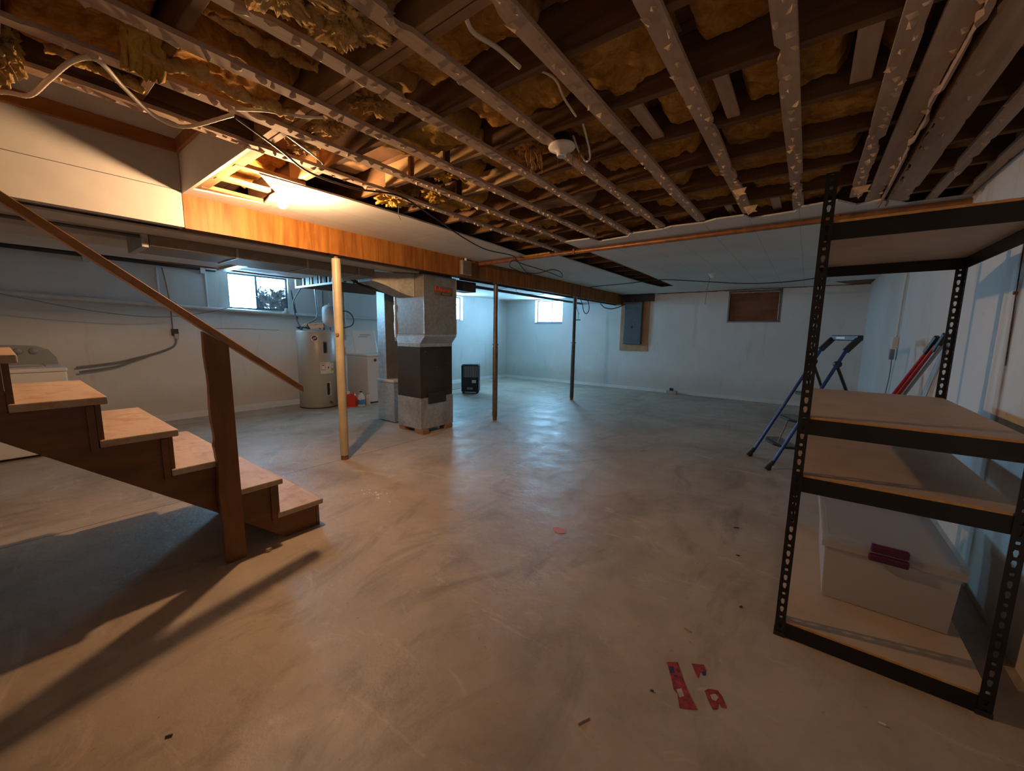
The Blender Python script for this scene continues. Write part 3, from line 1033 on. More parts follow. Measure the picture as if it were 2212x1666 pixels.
clump((-2.05, 1.95, 2.45), (0.11, 0.07, 0.04), 8, 'insul_y', 'insulation_clump', 'small yellow clump above the dark bay in the middle', fq=2.6)
clump((-2.52, 0.10, 2.42), (0.08, 0.07, 0.11), 9, 'insul_p', 'insulation_clump', 'pale insulation tuft hanging in the top left corner', amp=0.4)
# long torn roll edges at the left
for k, (x, y0, y1, z, lab) in enumerate([(-2.075, 0.42, 0.98, 2.40, 'long pale torn insulation edge curling over the strips at the upper left'),
                                         (-1.73, 0.55, 0.92, 2.45, 'thin pale torn insulation edge inside the long framed bay at the upper left'),
                                         (-2.40, 0.22, 0.50, 2.42, 'insulation edge lying along the dark bay beside the stair opening')]):
    b = MB()
    pts = []
    rr = []
    n = 150
    for i in range(n + 1):
        y = y0 + (y1 - y0) * i / n
        pts.append((x + 0.025 * noise.noise((y * 6, k, 0)), y, z + 0.02 * noise.noise((y * 9, k + 4, 0))))
        rr.append((0.013 if k == 1 else 0.022) * (0.6 + 1.3 * abs(noise.noise((y * 14, k + 8, 0)))) * min(1, i / 4, (n - i) / 4) + 0.004)
    b.tube(pts, rr, 16)
    b.v = [tuple(Vector(q) + 0.014 * noise.noise_vector(Vector(q) * 26 + Vector((k, 0, 0))) + 0.008 * noise.noise_vector(Vector(q) * 70)) for q in b.v]
    o = b.build('insulation_edge', M['insul_p'])
    tag(o, lab, 'insulation')
# hanging flap
b = MB()
vs, fs = [], []
N1, N2 = 22, 26
for j in range(N2 + 1):
    for i in range(N1 + 1):
        u, v = i / N1, j / N2
        x = -2.00 - 0.06 * v - 0.10 * v * v
        y = 0.365 + 0.12 * u + 0.02 * v
        z = 2.455 - 0.115 * v * (0.80 + 0.25 * noise.noise((u * 9, 3, 1)) + (0.12 if (i * 7) % 5 < 2 and v > 0.8 else 0))
        x += 0.018 * noise.noise((u * 5, v * 5, 2)) + 0.012 * sin(u * 7)
        vs.append((x, y, z))
for j in range(N2):
    for i in range(N1):
        a = j * (N1 + 1) + i
        fs.append((a, a + 1, a + N1 + 2, a + N1 + 1))
b.add(vs, fs, True)
o = b.build('insulation_flap', M['insul_y'])
md = o.modifiers.new('thick', 'SOLIDIFY')
md.thickness = 0.012
tag(o, 'orange square flap of insulation hanging down at the upper left', 'insulation')


def strands(c, n, spread, lo, hi, seed, mat, lab):
    rr = random.Random(seed)
    b = MB()
    for i in range(n):
        x = c[0] + rr.uniform(-spread, spread)
        y = c[1] + rr.uniform(-spread, spread)
        L = rr.uniform(lo, hi)
        pts = [(x, y, c[2])]
        for k in range(1, 6):
            pts.append((pts[-1][0] + rr.uniform(-0.012, 0.012), pts[-1][1] + rr.uniform(-0.012, 0.012), c[2] - L * k / 5))
        b.tube(smooth_pts(pts, 3), [0.004 * (1 - 0.8 * q / 15) for q in range(16)], 5)
    o = b.build('hanging_fibres', M[mat])
    tag(o, lab, 'insulation')
    return o


strands((-1.36, 1.98, 2.46), 26, 0.05, 0.06, 0.17, 5, 'insul_p', 'wispy yellow insulation fibres hanging below the strips left of the lamp holder')
clump((-1.36, 1.96, 2.45), (0.09, 0.09, 0.045), 21, 'insul', 'insulation_clump', 'amber clump from which the wispy fibres hang')
strands((-1.12, 2.08, 2.43), 16, 0.025, 0.05, 0.15, 6, 'insul', 'narrow twist of fibres hanging behind the porcelain lamp holder')
strands((-2.5, 0.13, 2.36), 8, 0.03, 0.03, 0.09, 8, 'insul_p', 'ragged fibre ends below the tuft in the top left corner')
for (c, w_, h_, lab) in [((-0.47, 3.2, ZS - 0.004), 0.09, 0.06, 'torn paper scrap hanging from the strip end, upper of the two flaps right of centre'),
                         ((-0.45, 3.65, ZS - 0.004), 0.10, 0.07, 'torn paper flap hanging at the far end of the strip, lower of the two flaps'),
                         ((0.19, 3.6, ZS - 0.004), 0.10, 0.06, 'torn tile paper hanging beside the top of the shelving post')]:
    b = MB()
    x, y, z = c
    pts = [(x - w_ / 2, y, z), (x + w_ / 2, y - 0.02, z), (x + w_ * 0.35, y - 0.02, z - h_ * 0.55), (x + w_ * 0.55, y - 0.03, z - h_ * 0.8), (x + 0.02, y - 0.01, z - h_ * 0.7), (x - 0.01, y - 0.015, z - h_), (x - w_ * 0.3, y - 0.01, z - h_ * 0.5)]
    b.add(pts, [(0, 1, 2, 4, 6), (2, 3, 4), (4, 5, 6)])
    o = b.build('paper_scrap', M['scrap'])
    md = o.modifiers.new('thick', 'SOLIDIFY')
    md.thickness = 0.003
    tag(o, lab, 'paper')
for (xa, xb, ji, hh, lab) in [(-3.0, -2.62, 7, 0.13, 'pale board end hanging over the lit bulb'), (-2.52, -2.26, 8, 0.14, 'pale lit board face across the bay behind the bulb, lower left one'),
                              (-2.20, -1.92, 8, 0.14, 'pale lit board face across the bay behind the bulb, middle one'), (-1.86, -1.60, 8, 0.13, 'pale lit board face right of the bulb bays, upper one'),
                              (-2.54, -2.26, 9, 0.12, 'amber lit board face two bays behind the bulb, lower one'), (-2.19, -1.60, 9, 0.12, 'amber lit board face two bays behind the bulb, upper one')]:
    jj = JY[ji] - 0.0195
    o = MB().box(xa, xb, jj - 0.021, jj - 0.0005, ZJ - 0.001, ZJ + hh).build('facing_board', M['pale_board'], bevel=0.002, segs=1)  # paler boards laid over joist faces near the bulb
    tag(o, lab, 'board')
o = MB().bar((-2.62, 4.22, ZC - 0.012), (-3.05, 4.25, ZC - 0.012), 0.03, 0.02).build('loose_batten', M['insul_y'])
tag(o, 'short yellowish batten end at the far corner of the white ceiling edge', 'batten')

# ================================================================== LAMPS
lt = thing('lamp_holder', 'white porcelain ceiling lamp holder with the lit bulb', 'lamp', (BULB[0], BULB[1], ZC))
MB().lathe([(0.030, -0.055), (0.034, -0.05), (0.040, -0.02), (0.066, -0.012), (0.070, 0.0)], (BULB[0], BULB[1], ZC), 28).build('socket', M['porcelain'], lt)
o = MB().lathe([(0.004, -0.034), (0.016, -0.031), (0.026, -0.023), (0.032, -0.010), (0.033, 0.002), (0.029, 0.018), (0.020, 0.034), (0.015, 0.046), (0.014, 0.056)], BULB, 24).build('bulb', M['bulb'], lt)
o['label'] = 'glowing warm light bulb'
lx, ly = -1.155, 1.95
lt = thing('lamp_holder', 'unlit white porcelain lamp holder with no bulb hanging from the joists', 'lamp', (lx, ly, ZS))
MB().lathe([(0.070, 0.018), (0.074, 0.008), (0.068, 0.0), (0.045, -0.008), (0.030, -0.016), (0.026, -0.034), (0.024, -0.038), (0.020, -0.038), (0.018, -0.02), (0.004, -0.018)], (lx, ly, ZS - 0.02), 32).build('socket', M['porcelain'], lt)
MB().lathe([(0.045, 0.0), (0.045, 0.05)], (lx, ly, ZS), 8, smooth=False).build('junction_box', M['black_metal'], lt)
MB().tube([(lx - 0.01, ly - 0.02, ZS - 0.07), (lx - 0.01, ly - 0.02, ZS - 0.12)], 0.0012, 5).build('pull_chain', M['alu'], lt)
lx, ly = -1.33, 7.1
lt = thing('lamp_holder', 'small unlit lamp holder with a long pull string on the far white ceiling', 'lamp', (lx, ly, ZC))
MB().lathe([(0.03, -0.06), (0.035, -0.02), (0.055, -0.012), (0.06, 0)], (lx, ly, ZC), 24).build('socket', M['porcelain'], lt)
MB().tube([(lx - 0.03, ly, ZC - 0.04), (lx - 0.06, ly, ZC - 0.25), (lx - 0.07, ly, ZC - 0.48)], 0.0045, 6).build('pull_string', M['grey_cable'], lt)

# ================================================================== CABLES OVERHEAD
def cable(pts, r, mat, name, lab, cat='cable', n=6, sides=8):
    o = MB().tube(smooth_pts(pts, n), r, sides).build(name, M[mat])
    return tag(o, lab, cat)


t = thing('armoured_conduit', 'pale flexible metal conduit looping across the stair opening at the upper left', 'conduit', (-2.5, 0.4, 2.36))
cp = smooth_pts([(-2.98, 0.02, 2.36), (-2.77, 0.12, 2.345), (-2.71, 0.19, 2.345), (-2.53, 0.235, 2.365), (-2.33, 0.285, 2.385), (-2.25, 0.34, 2.385), (-2.38, 0.43, 2.375), (-2.52, 0.55, 2.36), (-2.52, 0.66, 2.355), (-2.21, 0.765, 2.36)], 14)
MB().tube(cp, [0.0085 + 0.0008 * (i % 2) for i in range(len(cp))], 9).build('sheath', M['white_cable'], t)
cable([(-2.20, 0.775, 2.385), (-2.10, 0.86, 2.385), (-2.04, 1.0, 2.40), (-1.98, 1.1, 2.42)], 0.0075, 'white_cable', 'armoured_cable', 'straight length of armoured cable ending in a pale insulation clump')
cable([(-1.02, 1.06, 2.44), (-1.035, 1.12, 2.425), (-1.01, 1.22, 2.42), (-0.985, 1.33, 2.40)], 0.0085, 'white_cable', 'wire_stub', 'thick white wire stub hanging high in the centre')
cable([(-0.96, 1.42, 2.43), (-0.93, 1.50, 2.42), (-0.955, 1.62, 2.41), (-0.97, 1.76, 2.40)], 0.005, 'white_cable', 'wire_stub', 'thin white wire stub between the centre strips')
cable([(-0.985, 1.84, 2.43), (-1.02, 1.97, 2.40), (-1.06, 2.10, 2.365), (-1.11, 2.15, 2.365), (-1.12, 2.07, 2.40), (-1.10, 1.97, 2.43)], 0.0055, 'white_cable', 'wire_loop', 'looped white wire hanging right of the porcelain lamp holder')
cable([(-2.28, 0.80, 2.383), (-2.44, 1.05, 2.378), (-2.60, 1.30, 2.366), (-2.62, 1.62, 2.366), (-2.50, 1.90, 2.37), (-2.66, 2.35, 2.365), (-2.91, 2.99, 2.345), (-3.08, 3.55, 2.34), (-3.03, 3.97, 2.338), (-3.03, 4.08, 2.30), (-3.3, 4.57, 2.30), (-3.52, 4.96, 2.32), (-3.72, 5.32, 2.335),
       (-3.74, 5.42, 2.335), (-3.70, 5.2, 2.33), (-3.56, 4.67, 2.33), (-3.24, 4.22, 2.30), (-3.07, 4.07, 2.30), (-3.11, 4.22, 2.30), (-3.22, 4.54, 2.32), (-3.29, 4.95, 2.335), (-3.35, 5.43, 2.335), (-3.44, 5.92, 2.335), (-3.25, 5.61, 2.335), (-3.14, 5.3, 2.335), (-3.19, 5.16, 2.335), (-3.43, 5.28, 2.33), (-3.6, 5.28, 2.33), (-3.63, 5.15, 2.33)], 0.0065, 'black_cable', 'black_cable', 'thin black cable along the torn ceiling edge ending in loops by the beam', n=8, sides=6)
cable([(-2.66, 2.02, 2.37), (-2.68, 2.03, 2.30), (-2.665, 2.04, 2.26)], 0.002, 'black_cable', 'dangling_wire', 'short thin wire dangling below the yellow insulation clump')
o = MB().tube(smooth_pts([(-2.30, 1.04, 2.40), (-2.33, 1.2, 2.36), (-2.36, 1.26, 2.345), (-2.42, 1.23, 2.35)], 6), 0.004, 6).build('wire_hook', M['alu'])
tag(o, 'shiny hooked wire end just above the lit bulb', 'wire')
# copper pipe across the room
cpz = 2.345
t = thing('copper_pipe', 'copper coloured pipe crossing the room below the ceiling from the beam to the right wall', 'pipe', (-1.5, 4.45, cpz))
MB().tube([(BX + 0.001, 4.255, cpz), (WR - 0.001, 4.235, cpz)], 0.025, 14).build('pipe_run', M['copper'], t)
for px in (-2.3, 0.1):
    MB().box(px - 0.012, px + 0.012, 4.245 - 0.03, 4.245 + 0.03, cpz - 0.029, ZC).build('hanger_strap', M['rust'], t)
# small plywood back-piece and metal box on the beam
t = thing('junction_box', 'grey metal junction box fixed to the beam where the copper pipe starts', 'junction box', (BX, 3.95, 2.16))
MB().box(BX + 0.001, BX + 0.055, 3.86, 4.04, 2.15, 2.34).build('case', M['galv'], t, bevel=0.004)
MB().box(BX + 0.056, BX + 0.060, 3.875, 4.025, 2.165, 2.325).build('cover', M['galv_d'], t)
MB().lathe([(0.016, 0), (0.016, 0.03)], (BX + 0.03, 3.95, 2.341), 12).build('connector', M['white_plastic'], t)

# ================================================================== SOFFIT, TRUNK DUCT, SERVICES ON THE LEFT
o = struct(MB().box(-4.36, BX - 0.242, WF, 3.38, 2.135, 2.15).build('trim_soffit', M['soffit']))
t = thing('trunk_duct', 'long dark sheet-metal trunk duct running behind the beam to the furnace', 'duct', (-4.6, 2, 2.04))
MB().box(-4.86, -4.37, 0.84, 2.93, 2.045, 2.20).build('duct_body', M['galv_d'], t, bevel=0.003)
o = MB().box(-4.88, -4.355, 0.79, 0.835, 2.03, 2.21).build('end_cap', M['galv'], t, bevel=0.003)
o['label'] = 'bluish end cap'
for yy in (1.45, 2.1, 2.7):
    MB().box(-4.87, -4.362, yy, yy + 0.02, 2.04, 2.205).build('seam', M['galv'], t)
t = thing('pale_duct', 'wide pale painted duct overhead behind the handrail at left', 'duct', (-5.6, 0, 2.2))
MB().prism([(-5.9, 2.18), (-5.82, 2.12), (-5.2, 2.12), (-5.12, 2.18), (-5.12, 2.33), (-5.2, 2.355), (-5.82, 2.355), (-5.9, 2.33)], -1.8, 1.75, 'Y').build('duct_body', M['soffit'], t, bevel=0.01)
MB().box(-5.95, -5.08, 1.75, 1.86, 2.10, 2.36).build('end_collar', M['cream_enamel'], t, bevel=0.004)
for (x, z, y1, lab) in [(-4.62, 2.24, 0.78, 'dark iron pipe overhead at left, nearer of the thin pair'), (-4.80, 2.24, 0.78, 'dark iron pipe overhead at left, farther of the thin pair'),
                        (-4.40, 2.115, 1.3, 'black cable run along the dark soffit behind the beam')]:
    o = MB().tube([(x, -1.8, z), (x, y1, z)], 0.013, 8).build('iron_pipe', M['dark_pole'])
    tag(o, lab, 'pipe', 'thin pipes overhead at the left')
t = thing('drain_pipe', 'thick black drain pipe along the top of the left wall', 'pipe', (WL + 0.06, 0.5, 2.3))
MB().tube([(WL + 0.06, -2.2, 2.33), (WL + 0.06, 1.0, 2.31), (WL + 0.06, 2.2, 2.30)], 0.035, 12).build('pipe_run', M['black'], t)
for yy in (0.78, 2.0):
    MB().box(WL + 0.005, WL + 0.11, yy, yy + 0.06, 2.22, 2.34).build('wall_hanger', M['pvc'], t)
o = MB().tube([(WL + 0.16, -2.2, 2.35), (WL + 0.16, 2.4, 2.33), (WL + 0.16, 3.4, 2.32)], 0.020, 10).build('painted_pipe', M['pvc'])
tag(o, 'white painted pipe along the top of the left wall', 'pipe')
t = thing('white_bulkhead', 'white boxed bulkhead overhead between the duct and the left window', 'bulkhead', (-6.5, 2.5, 2.2))
MB().box(-6.95, -6.2, 1.9, 3.15, 2.22, 2.36).build('box_body', M['grey_board'], t, bevel=0.003)
MB().box(-6.199, -6.193, 2.0, 2.05, 2.28, 2.34).build('opening', M['rust'], t)
for k, dx in enumerate((0, 0.03)):
    o = MB().tube(smooth_pts([(-6.55 + dx, 1.2, 2.205), (-6.58 + dx, 2.0, 2.20), (-6.62 + dx, 2.6, 2.195), (-6.66 + dx, 3.1, 2.205)], 5), 0.009, 8).build('copper_tube', M['copper'])
    tag(o, 'thin copper tube above the left window, %s the wall of the pair' % ('farther from' if k else 'nearer'), 'pipe', 'pair of copper tubes by the left window')
    o['label'] = ('thin copper tube above the left window, the one nearer the wall', 'thin copper tube above the left window, the one nearer the room')[k]
# ledge pipe along the wall and vertical pieces
t = thing('wall_pipe', 'white painted pipe running level along the left wall under the window', 'pipe', (WL + 0.03, 1, 1.68))
MB().tube([(WL + 0.035, -2.2, 1.80), (WL + 0.035, 0.1, 1.765), (WL + 0.035, 2.0, 1.695), (WL + 0.035, 3.2, 1.66), (WL + 0.035, 5.6, 1.65)], 0.030, 12).build('pipe_run', M['pvc'], t)
MB().tube([(WL + 0.06, 3.17, 1.66), (WL + 0.12, 3.20, 1.69), (WL + 0.12, 3.2, 1.76)], [0.04, 0.045, 0.03], 12).build('elbow', M['pvc'], t)
for (y, z0, z1, r, mt, lab) in [(2.07, 1.69, 2.24, 0.016, 'pvc', 'white vertical pipe left of the left window'), (1.50, 1.72, 2.25, 0.014, 'pvc', 'thin white vertical conduit above the black outlet'),
                                (4.30, 1.2, 2.2, 0.03, 'cream_pole', 'tan vertical pipe above the open-lid washer'), (3.42, 1.58, 2.1, 0.012, 'dark_pole', 'slanting dark rod right of the left window')]:
    xx = WL + 0.03 if mt != 'cream_pole' else WL + 0.09
    o = MB().tube([(xx, y, z0), (xx, y - (0.09 if mt == 'dark_pole' else 0), z1)], r, 10).build('vertical_pipe', M[mt])
    tag(o, lab, 'pipe')
# outlet and washer cords
t = thing('wall_outlet', 'black outlet box on the left wall with a grey plug', 'outlet', (WL, 1.62, 1.3))
MB().box(WL + 0.001, WL + 0.05, 1.60, 1.68, 1.27, 1.37).build('box', M['black'], t, bevel=0.004)
MB().box(WL + 0.05, WL + 0.09, 1.62, 1.67, 1.22, 1.30).build('plug', M['alu'], t, bevel=0.006)
MB().tube(smooth_pts([(WL + 0.02, 1.62, 1.37), (WL + 0.02, 1.62, 1.7), (WL + 0.02, 1.60, 2.0), (WL + 0.02, 1.57, 2.25)], 4), 0.008, 8).build('supply_cable', M['copper'], t)
cable([(WL + 0.08, 1.64, 1.23), (WL + 0.09, 1.60, 1.12), (WL + 0.09, 1.42, 1.03), (WL + 0.09, 1.15, 0.95), (WL + 0.09, 0.95, 0.90), (WL + 0.09, 0.6, 0.86)], 0.013, 'grey_cable', 'power_cord', 'thick grey cord sagging from the black outlet toward the washer, upper of the two strands')
cable([(WL + 0.11, 1.30, 0.985), (WL + 0.12, 1.12, 0.92), (WL + 0.12, 0.95, 0.85), (WL + 0.12, 0.62, 0.80)], 0.013, 'grey_cable', 'power_cord', 'grey cord strand below and beside the one from the outlet')
cable([(-6.3, -0.5, 1.85), (-6.6, 0.1, 1.70), (-6.9, 0.8, 1.565), (-7.1, 1.4, 1.53), (-7.3, 1.95, 1.62), (-7.4, 2.35, 1.74), (-7.5, 2.75, 1.93), (-7.52, 2.95, 2.05)], 0.006, 'grey_cable', 'drop_wire', 'thin dark wire drooping along the left wall and up across the window', sides=6)
o = MB().tube(smooth_pts([(WL + 0.004, 1.95, 1.37), (WL + 0.004, 2.4, 1.39), (WL + 0.004, 3.1, 1.375)], 6), 0.003, 5).build('thin_wire', M['grey_cable'])
tag(o, 'hair-thin wire stapled level on the wall left of the water heater', 'wire')

# ================================================================== WINDOWS
def window_x(name, x, y0, y1, z0, z1, depth, mull, far='glass'):
    t = bpy.data.objects.new(name, None)
    COL.objects.link(t)
    t.location = (x, (y0 + y1) / 2, z0)
    t['kind'] = 'structure'
    fx = x - depth
    f = MB()
    fr = 0.028
    f.box(fx - 0.03, fx, y0, y1, z0, z0 + fr).box(fx - 0.03, fx, y0, y1, z1 - fr, z1)
    f.box(fx - 0.03, fx, y0, y0 + fr, z0 + fr, z1 - fr).box(fx - 0.03, fx, y1 - fr, y1, z0 + fr, z1 - fr)
    f.build('window_frame', M['frame'], t)
    MB().box(fx - 0.028, fx + 0.004, mull - 0.016, mull + 0.016, z0 + fr, z1 - fr).build('mullion', M['frame'], t)
    MB().box(fx - 0.017, fx - 0.013, y0 + fr, mull - 0.016, z0 + fr, z1 - fr).build('pane', M['glass'], t)
    o = MB().box(fx - 0.017, fx - 0.013, mull + 0.016, y1 - fr, z0 + fr, z1 - fr).build('pane', M[far], t)
    if far != 'glass':
        o['label'] = 'pane with dark mould stains'
    MB().box(x - depth, x + 0.012, y0, y1, z0 - 0.012, z0 + 0.002).build('window_sill', M['pvc'], t)
    return t


def window_y(name, y, x0, x1, z0, z1, depth, mull):
    t = bpy.data.objects.new(name, None)
    COL.objects.link(t)
    t.location = ((x0 + x1) / 2, y, z0)
    t['kind'] = 'structure'
    fy = y + depth
    f = MB()
    fr = 0.028
    f.box(x0, x1, fy, fy + 0.03, z0, z0 + fr).box(x0, x1, fy, fy + 0.03, z1 - fr, z1)
    f.box(x0, x0 + fr, fy, fy + 0.03, z0 + fr, z1 - fr).box(x1 - fr, x1, fy, fy + 0.03, z0 + fr, z1 - fr)
    f.build('window_frame', M['frame'], t)
    MB().box(mull - 0.012, mull + 0.012, fy - 0.004, fy + 0.028, z0 + fr, z1 - fr).build('mullion', M['frame'], t)
    MB().box(x0 + fr, mull - 0.012, fy + 0.013, fy + 0.017, z0 + fr, z1 - fr).build('pane', M['glass'], t)
    MB().box(mull + 0.012, x1 - fr, fy + 0.013, fy + 0.017, z0 + fr, z1 - fr).build('pane', M['glass'], t)
    MB().box(x0, x1, y - 0.012, fy, z0 - 0.03, z0 + 0.002).build('window_sill', M['frame'], t)
    return t


window_x('window_1', WL, *W1, 0.05, 2.80, 'glass_dirty')
window_y('window_2', WB, *W2, 0.12, -6.02)
window_x('window_3', WL, *W3, 0.10, 7.4)
# portals steer sky light through the openings
for (loc, sx, sy, rot) in [((WL - T - 0.02, (W1[0] + W1[1]) / 2, (W1[2] + W1[3]) / 2), W1[1] - W1[0], W1[3] - W1[2], (0, radians(-90), 0)),
                           ((WL - T - 0.02, (W3[0] + W3[1]) / 2, (W3[2] + W3[3]) / 2), W3[1] - W3[0], W3[3] - W3[2], (0, radians(-90), 0)),
                           (((W2[0] + W2[1]) / 2, WB + T + 0.02, (W2[2] + W2[3]) / 2), W2[1] - W2[0], W2[3] - W2[2], (radians(-90), 0, 0))]:
    ld = bpy.data.lights.new('portal', 'AREA')
    ld.shape = 'RECTANGLE'
    if rot[1]:
        ld.size, ld.size_y = sy, sx
    else:
        ld.size, ld.size_y = sx, sy
    ld.cycles.is_portal = True
    lo = bpy.data.objects.new('sky_portal', ld)
    lo.location = loc
    lo.rotation_euler = rot
    COL.objects.link(lo)
# leaf litter lying in the well outside the left window's right half
b = MB()
rr = random.Random(3)
for i in range(170):
    y = rr.uniform(2.78, 3.34)
    hh = max(0.02, 0.36 - 0.25 * abs(y - 3.1) * 2 * rr.random())
    z = 1.74 + rr.random() ** 1.5 * hh
    x = WL - T - 0.03 - rr.uniform(0, 0.15)
    s = rr.uniform(0.008, 0.026)
    pts = [(x + rr.uniform(-s, s), y + rr.uniform(-s, s), z + rr.uniform(-s, s)) for _ in range(4)]
    b.add(pts, [(0, 1, 2), (0, 2, 3), (0, 3, 1), (1, 3, 2)])
o = b.build('leaf_litter', M['soil'])
tag(o, 'dark dead leaves heaped outside the right pane of the left window', 'leaves', kind='stuff')
struct(MB().box(WL - T - 0.6, WL - T - 0.001, 2.0, 3.7, 1.50, 1.70).build('trim_well_floor', M['brick']))

# boarded window on the back wall
t = thing('boarded_opening', 'window opening on the back wall closed with brown plywood and foam', 'board', ((W4[0] + W4[1]) / 2, WB, W4[2]))
MB().box(W4[0] + 0.03, W4[1] - 0.03, WB + 0.05, WB + 0.065, W4[2] + 0.03, W4[3] - 0.02).build('plywood_sheet', M['boarded'], t)
f = MB()
f.box(W4[0], W4[0] + 0.03, WB - 0.004, WB + 0.10, W4[2], W4[3]).box(W4[1] - 0.03, W4[1], WB - 0.004, WB + 0.10, W4[2], W4[3])
f.box(W4[0], W4[1], WB - 0.006, WB + 0.10, W4[2], W4[2] + 0.03).box(W4[0], W4[1], WB - 0.004, WB + 0.10, W4[3] - 0.02, W4[3])
f.build('frame', M['frame'], t)
fo = MB()
for i in range(34):
    xx = W4[0] + 0.04 + i * 0.0265
    fo.lathe([(0.004, -0.016), (0.014 + 0.004 * R.random(), 0), (0.004, 0.016)], (xx, WB + 0.045, W4[3] - 0.035 - 0.006 * R.random()), 7)
for i in range(20):
    fo.lathe([(0.004, -0.016), (0.012 + 0.004 * R.random(), 0), (0.004, 0.016)], (W4[1] - 0.045, WB + 0.045, W4[2] + 0.06 + i * 0.028), 7)
stuff(fo.build('foam_bead', M['foam'], t))

# ================================================================== BACK WALL ITEMS
t = thing('electrical_panel', 'grey electrical panel on a plywood backboard on the back wall', 'electrical panel', (-3.5, WB, 1.16))
MB().box(-3.87, -3.15, WB - 0.018, WB, 0.975, 2.19).build('backboard', M['ply'], t)
MB().box(-3.75, -3.30, WB - 0.12, WB - 0.019, 1.15, 2.19).build('case', M['steel_grey'], t, bevel=0.006)
MB().box(-3.74, -3.31, WB - 0.130, WB - 0.121, 1.16, 2.18).build('cover', M['steel_grey'], t, bevel=0.003)
for (px, pz) in ((-3.73, 1.18), (-3.32, 1.18), (-3.32, 1.65), (-3.73, 1.65), (-3.45, 1.75)):
    MB().tube([(px, WB - 0.131, pz), (px, WB - 0.135, pz)], 0.008, 8).build('screw', M['alu'], t)
MB().box(-3.55, -3.52, WB - 0.14, WB - 0.13, 1.55, 1.60).build('latch', M['black'], t)
o = MB().box(-3.90, -3.05, WB - 0.10, WB - 0.002, 2.195, ZC - 0.002).build('recess_shade', M['black'])  # solid black box, the shade of the cavity put into its colour
tag(o, 'black box standing in for the shaded recess above the electrical panel', 'recess')
rr = random.Random(12)
for k in range(5):
    xs = -3.72 + k * 0.10
    pts = [(xs, WB - 0.07, 2.19), (xs + rr.uniform(-.05, .05), WB - 0.16, 2.25), (xs - 0.15 - rr.random() * 0.1, WB - 0.2, 2.30 + rr.uniform(-.03, .03)), (xs - 0.32, WB - 0.25 - rr.random() * 0.2, 2.33)]
    cable(pts, 0.010, 'black_cable', 'black_cable', 'black cable curling out above the electrical panel, %s from its left edge' % ORD[k], sides=6)['group'] = 'cables above the electrical panel'
cable([(-3.70, WB - 0.1, 2.15), (-3.95, WB - 0.3, 2.03), (-4.05, WB - 0.6, 2.03), (-4.0, WB - 1.0, 2.10)], 0.011, 'black_cable', 'black_cable', 'thick black cable looping below the beam left of the electrical panel', sides=7)
cable([(-3.72, 7.5, 2.33), (-3.5, 7.45, 2.345), (-2.9, 7.35, 2.345), (-2.3, 7.2, 2.35), (-2.0, 7.3, 2.35), (-1.5, 7.5, 2.31), (-0.9, 7.6, 2.25), (-0.4, 7.6, 2.24), (0.0, 7.6, 2.27), (0.5, 7.5, 2.32)], 0.008, 'black_cable', 'black_cable', 'black cable strung across the far white ceiling', sides=6)
cable([(-3.74, 7.2, 2.34), (-3.76, 7.24, 2.25), (-3.79, 7.3, 2.12), (-3.74, 7.3, 2.0), (-3.69, 7.3, 1.83), (-3.62, 7.3, 1.80), (-3.58, 7.3, 1.88), (-3.6, 7.3, 2.02), (-3.68, 7.3, 2.12)], 0.008, 'black_cable', 'cable_loop', 'loop of black cable hanging beside the farthest steel post', sides=6)
cable([(-3.78, 7.15, 2.12), (-3.80, 7.18, 1.95), (-3.77, 7.2, 1.82), (-3.74, 7.2, 1.78)], 0.006, 'grey_cable', 'short_cable', 'short cord hanging behind the farthest steel post', sides=6)
t = thing('hanging_plug', 'small dark plug dangling from a cord by the farthest post', 'plug', (-3.76, 7.2, 1.65))
MB().box(-3.80, -3.72, 7.17, 7.22, 1.655, 1.675).build('plug_body', M['black'], t, bevel=0.004)
MB().tube([(-3.76, 7.2, 1.676), (-3.765, 7.2, 1.80)], 0.004, 6).build('cord', M['grey_cable'], t)
t = thing('brick_block', 'tan block on the floor against the back wall', 'block', (-2.47, WB - 0.12, 0))
MB().box(-2.58, -2.36, WB - 0.20, WB - 0.09, 0, 0.075).build('block_body', M['brick'], t, bevel=0.006)
o = MB().box(-2.52, -2.44, WB - 0.18, WB - 0.12, 0.076, 0.14).build('black_cube', M['black'], bevel=0.008)
tag(o, 'small black object standing on the tan block by the back wall', 'object')
# small things on the left part of ceiling behind the beam
cable([(-5.2, 5.0, 2.35), (-5.4, 5.6, 2.28), (-5.3, 6.3, 2.29), (-5.1, 6.8, 2.35)], 0.006, 'grey_cable', 'ceiling_wire', 'wire sagging from the blue-lit ceiling right of the furnace, nearer', sides=6)
cable([(-4.9, 6.6, 2.36), (-5.2, 7.1, 2.27), (-5.0, 7.7, 2.28), (-4.8, 8.0, 2.36)], 0.006, 'grey_cable', 'ceiling_wire', 'wire sagging from the blue-lit ceiling between the two far posts', sides=6)
o = MB().tube([(-4.86, 4.5, 2.2), (-5.0, WB - 0.01, 2.2)], 0.028, 10).build('gas_pipe', M['black'])
tag(o, 'black pipe running level behind the beam across the bright back corner', 'pipe')

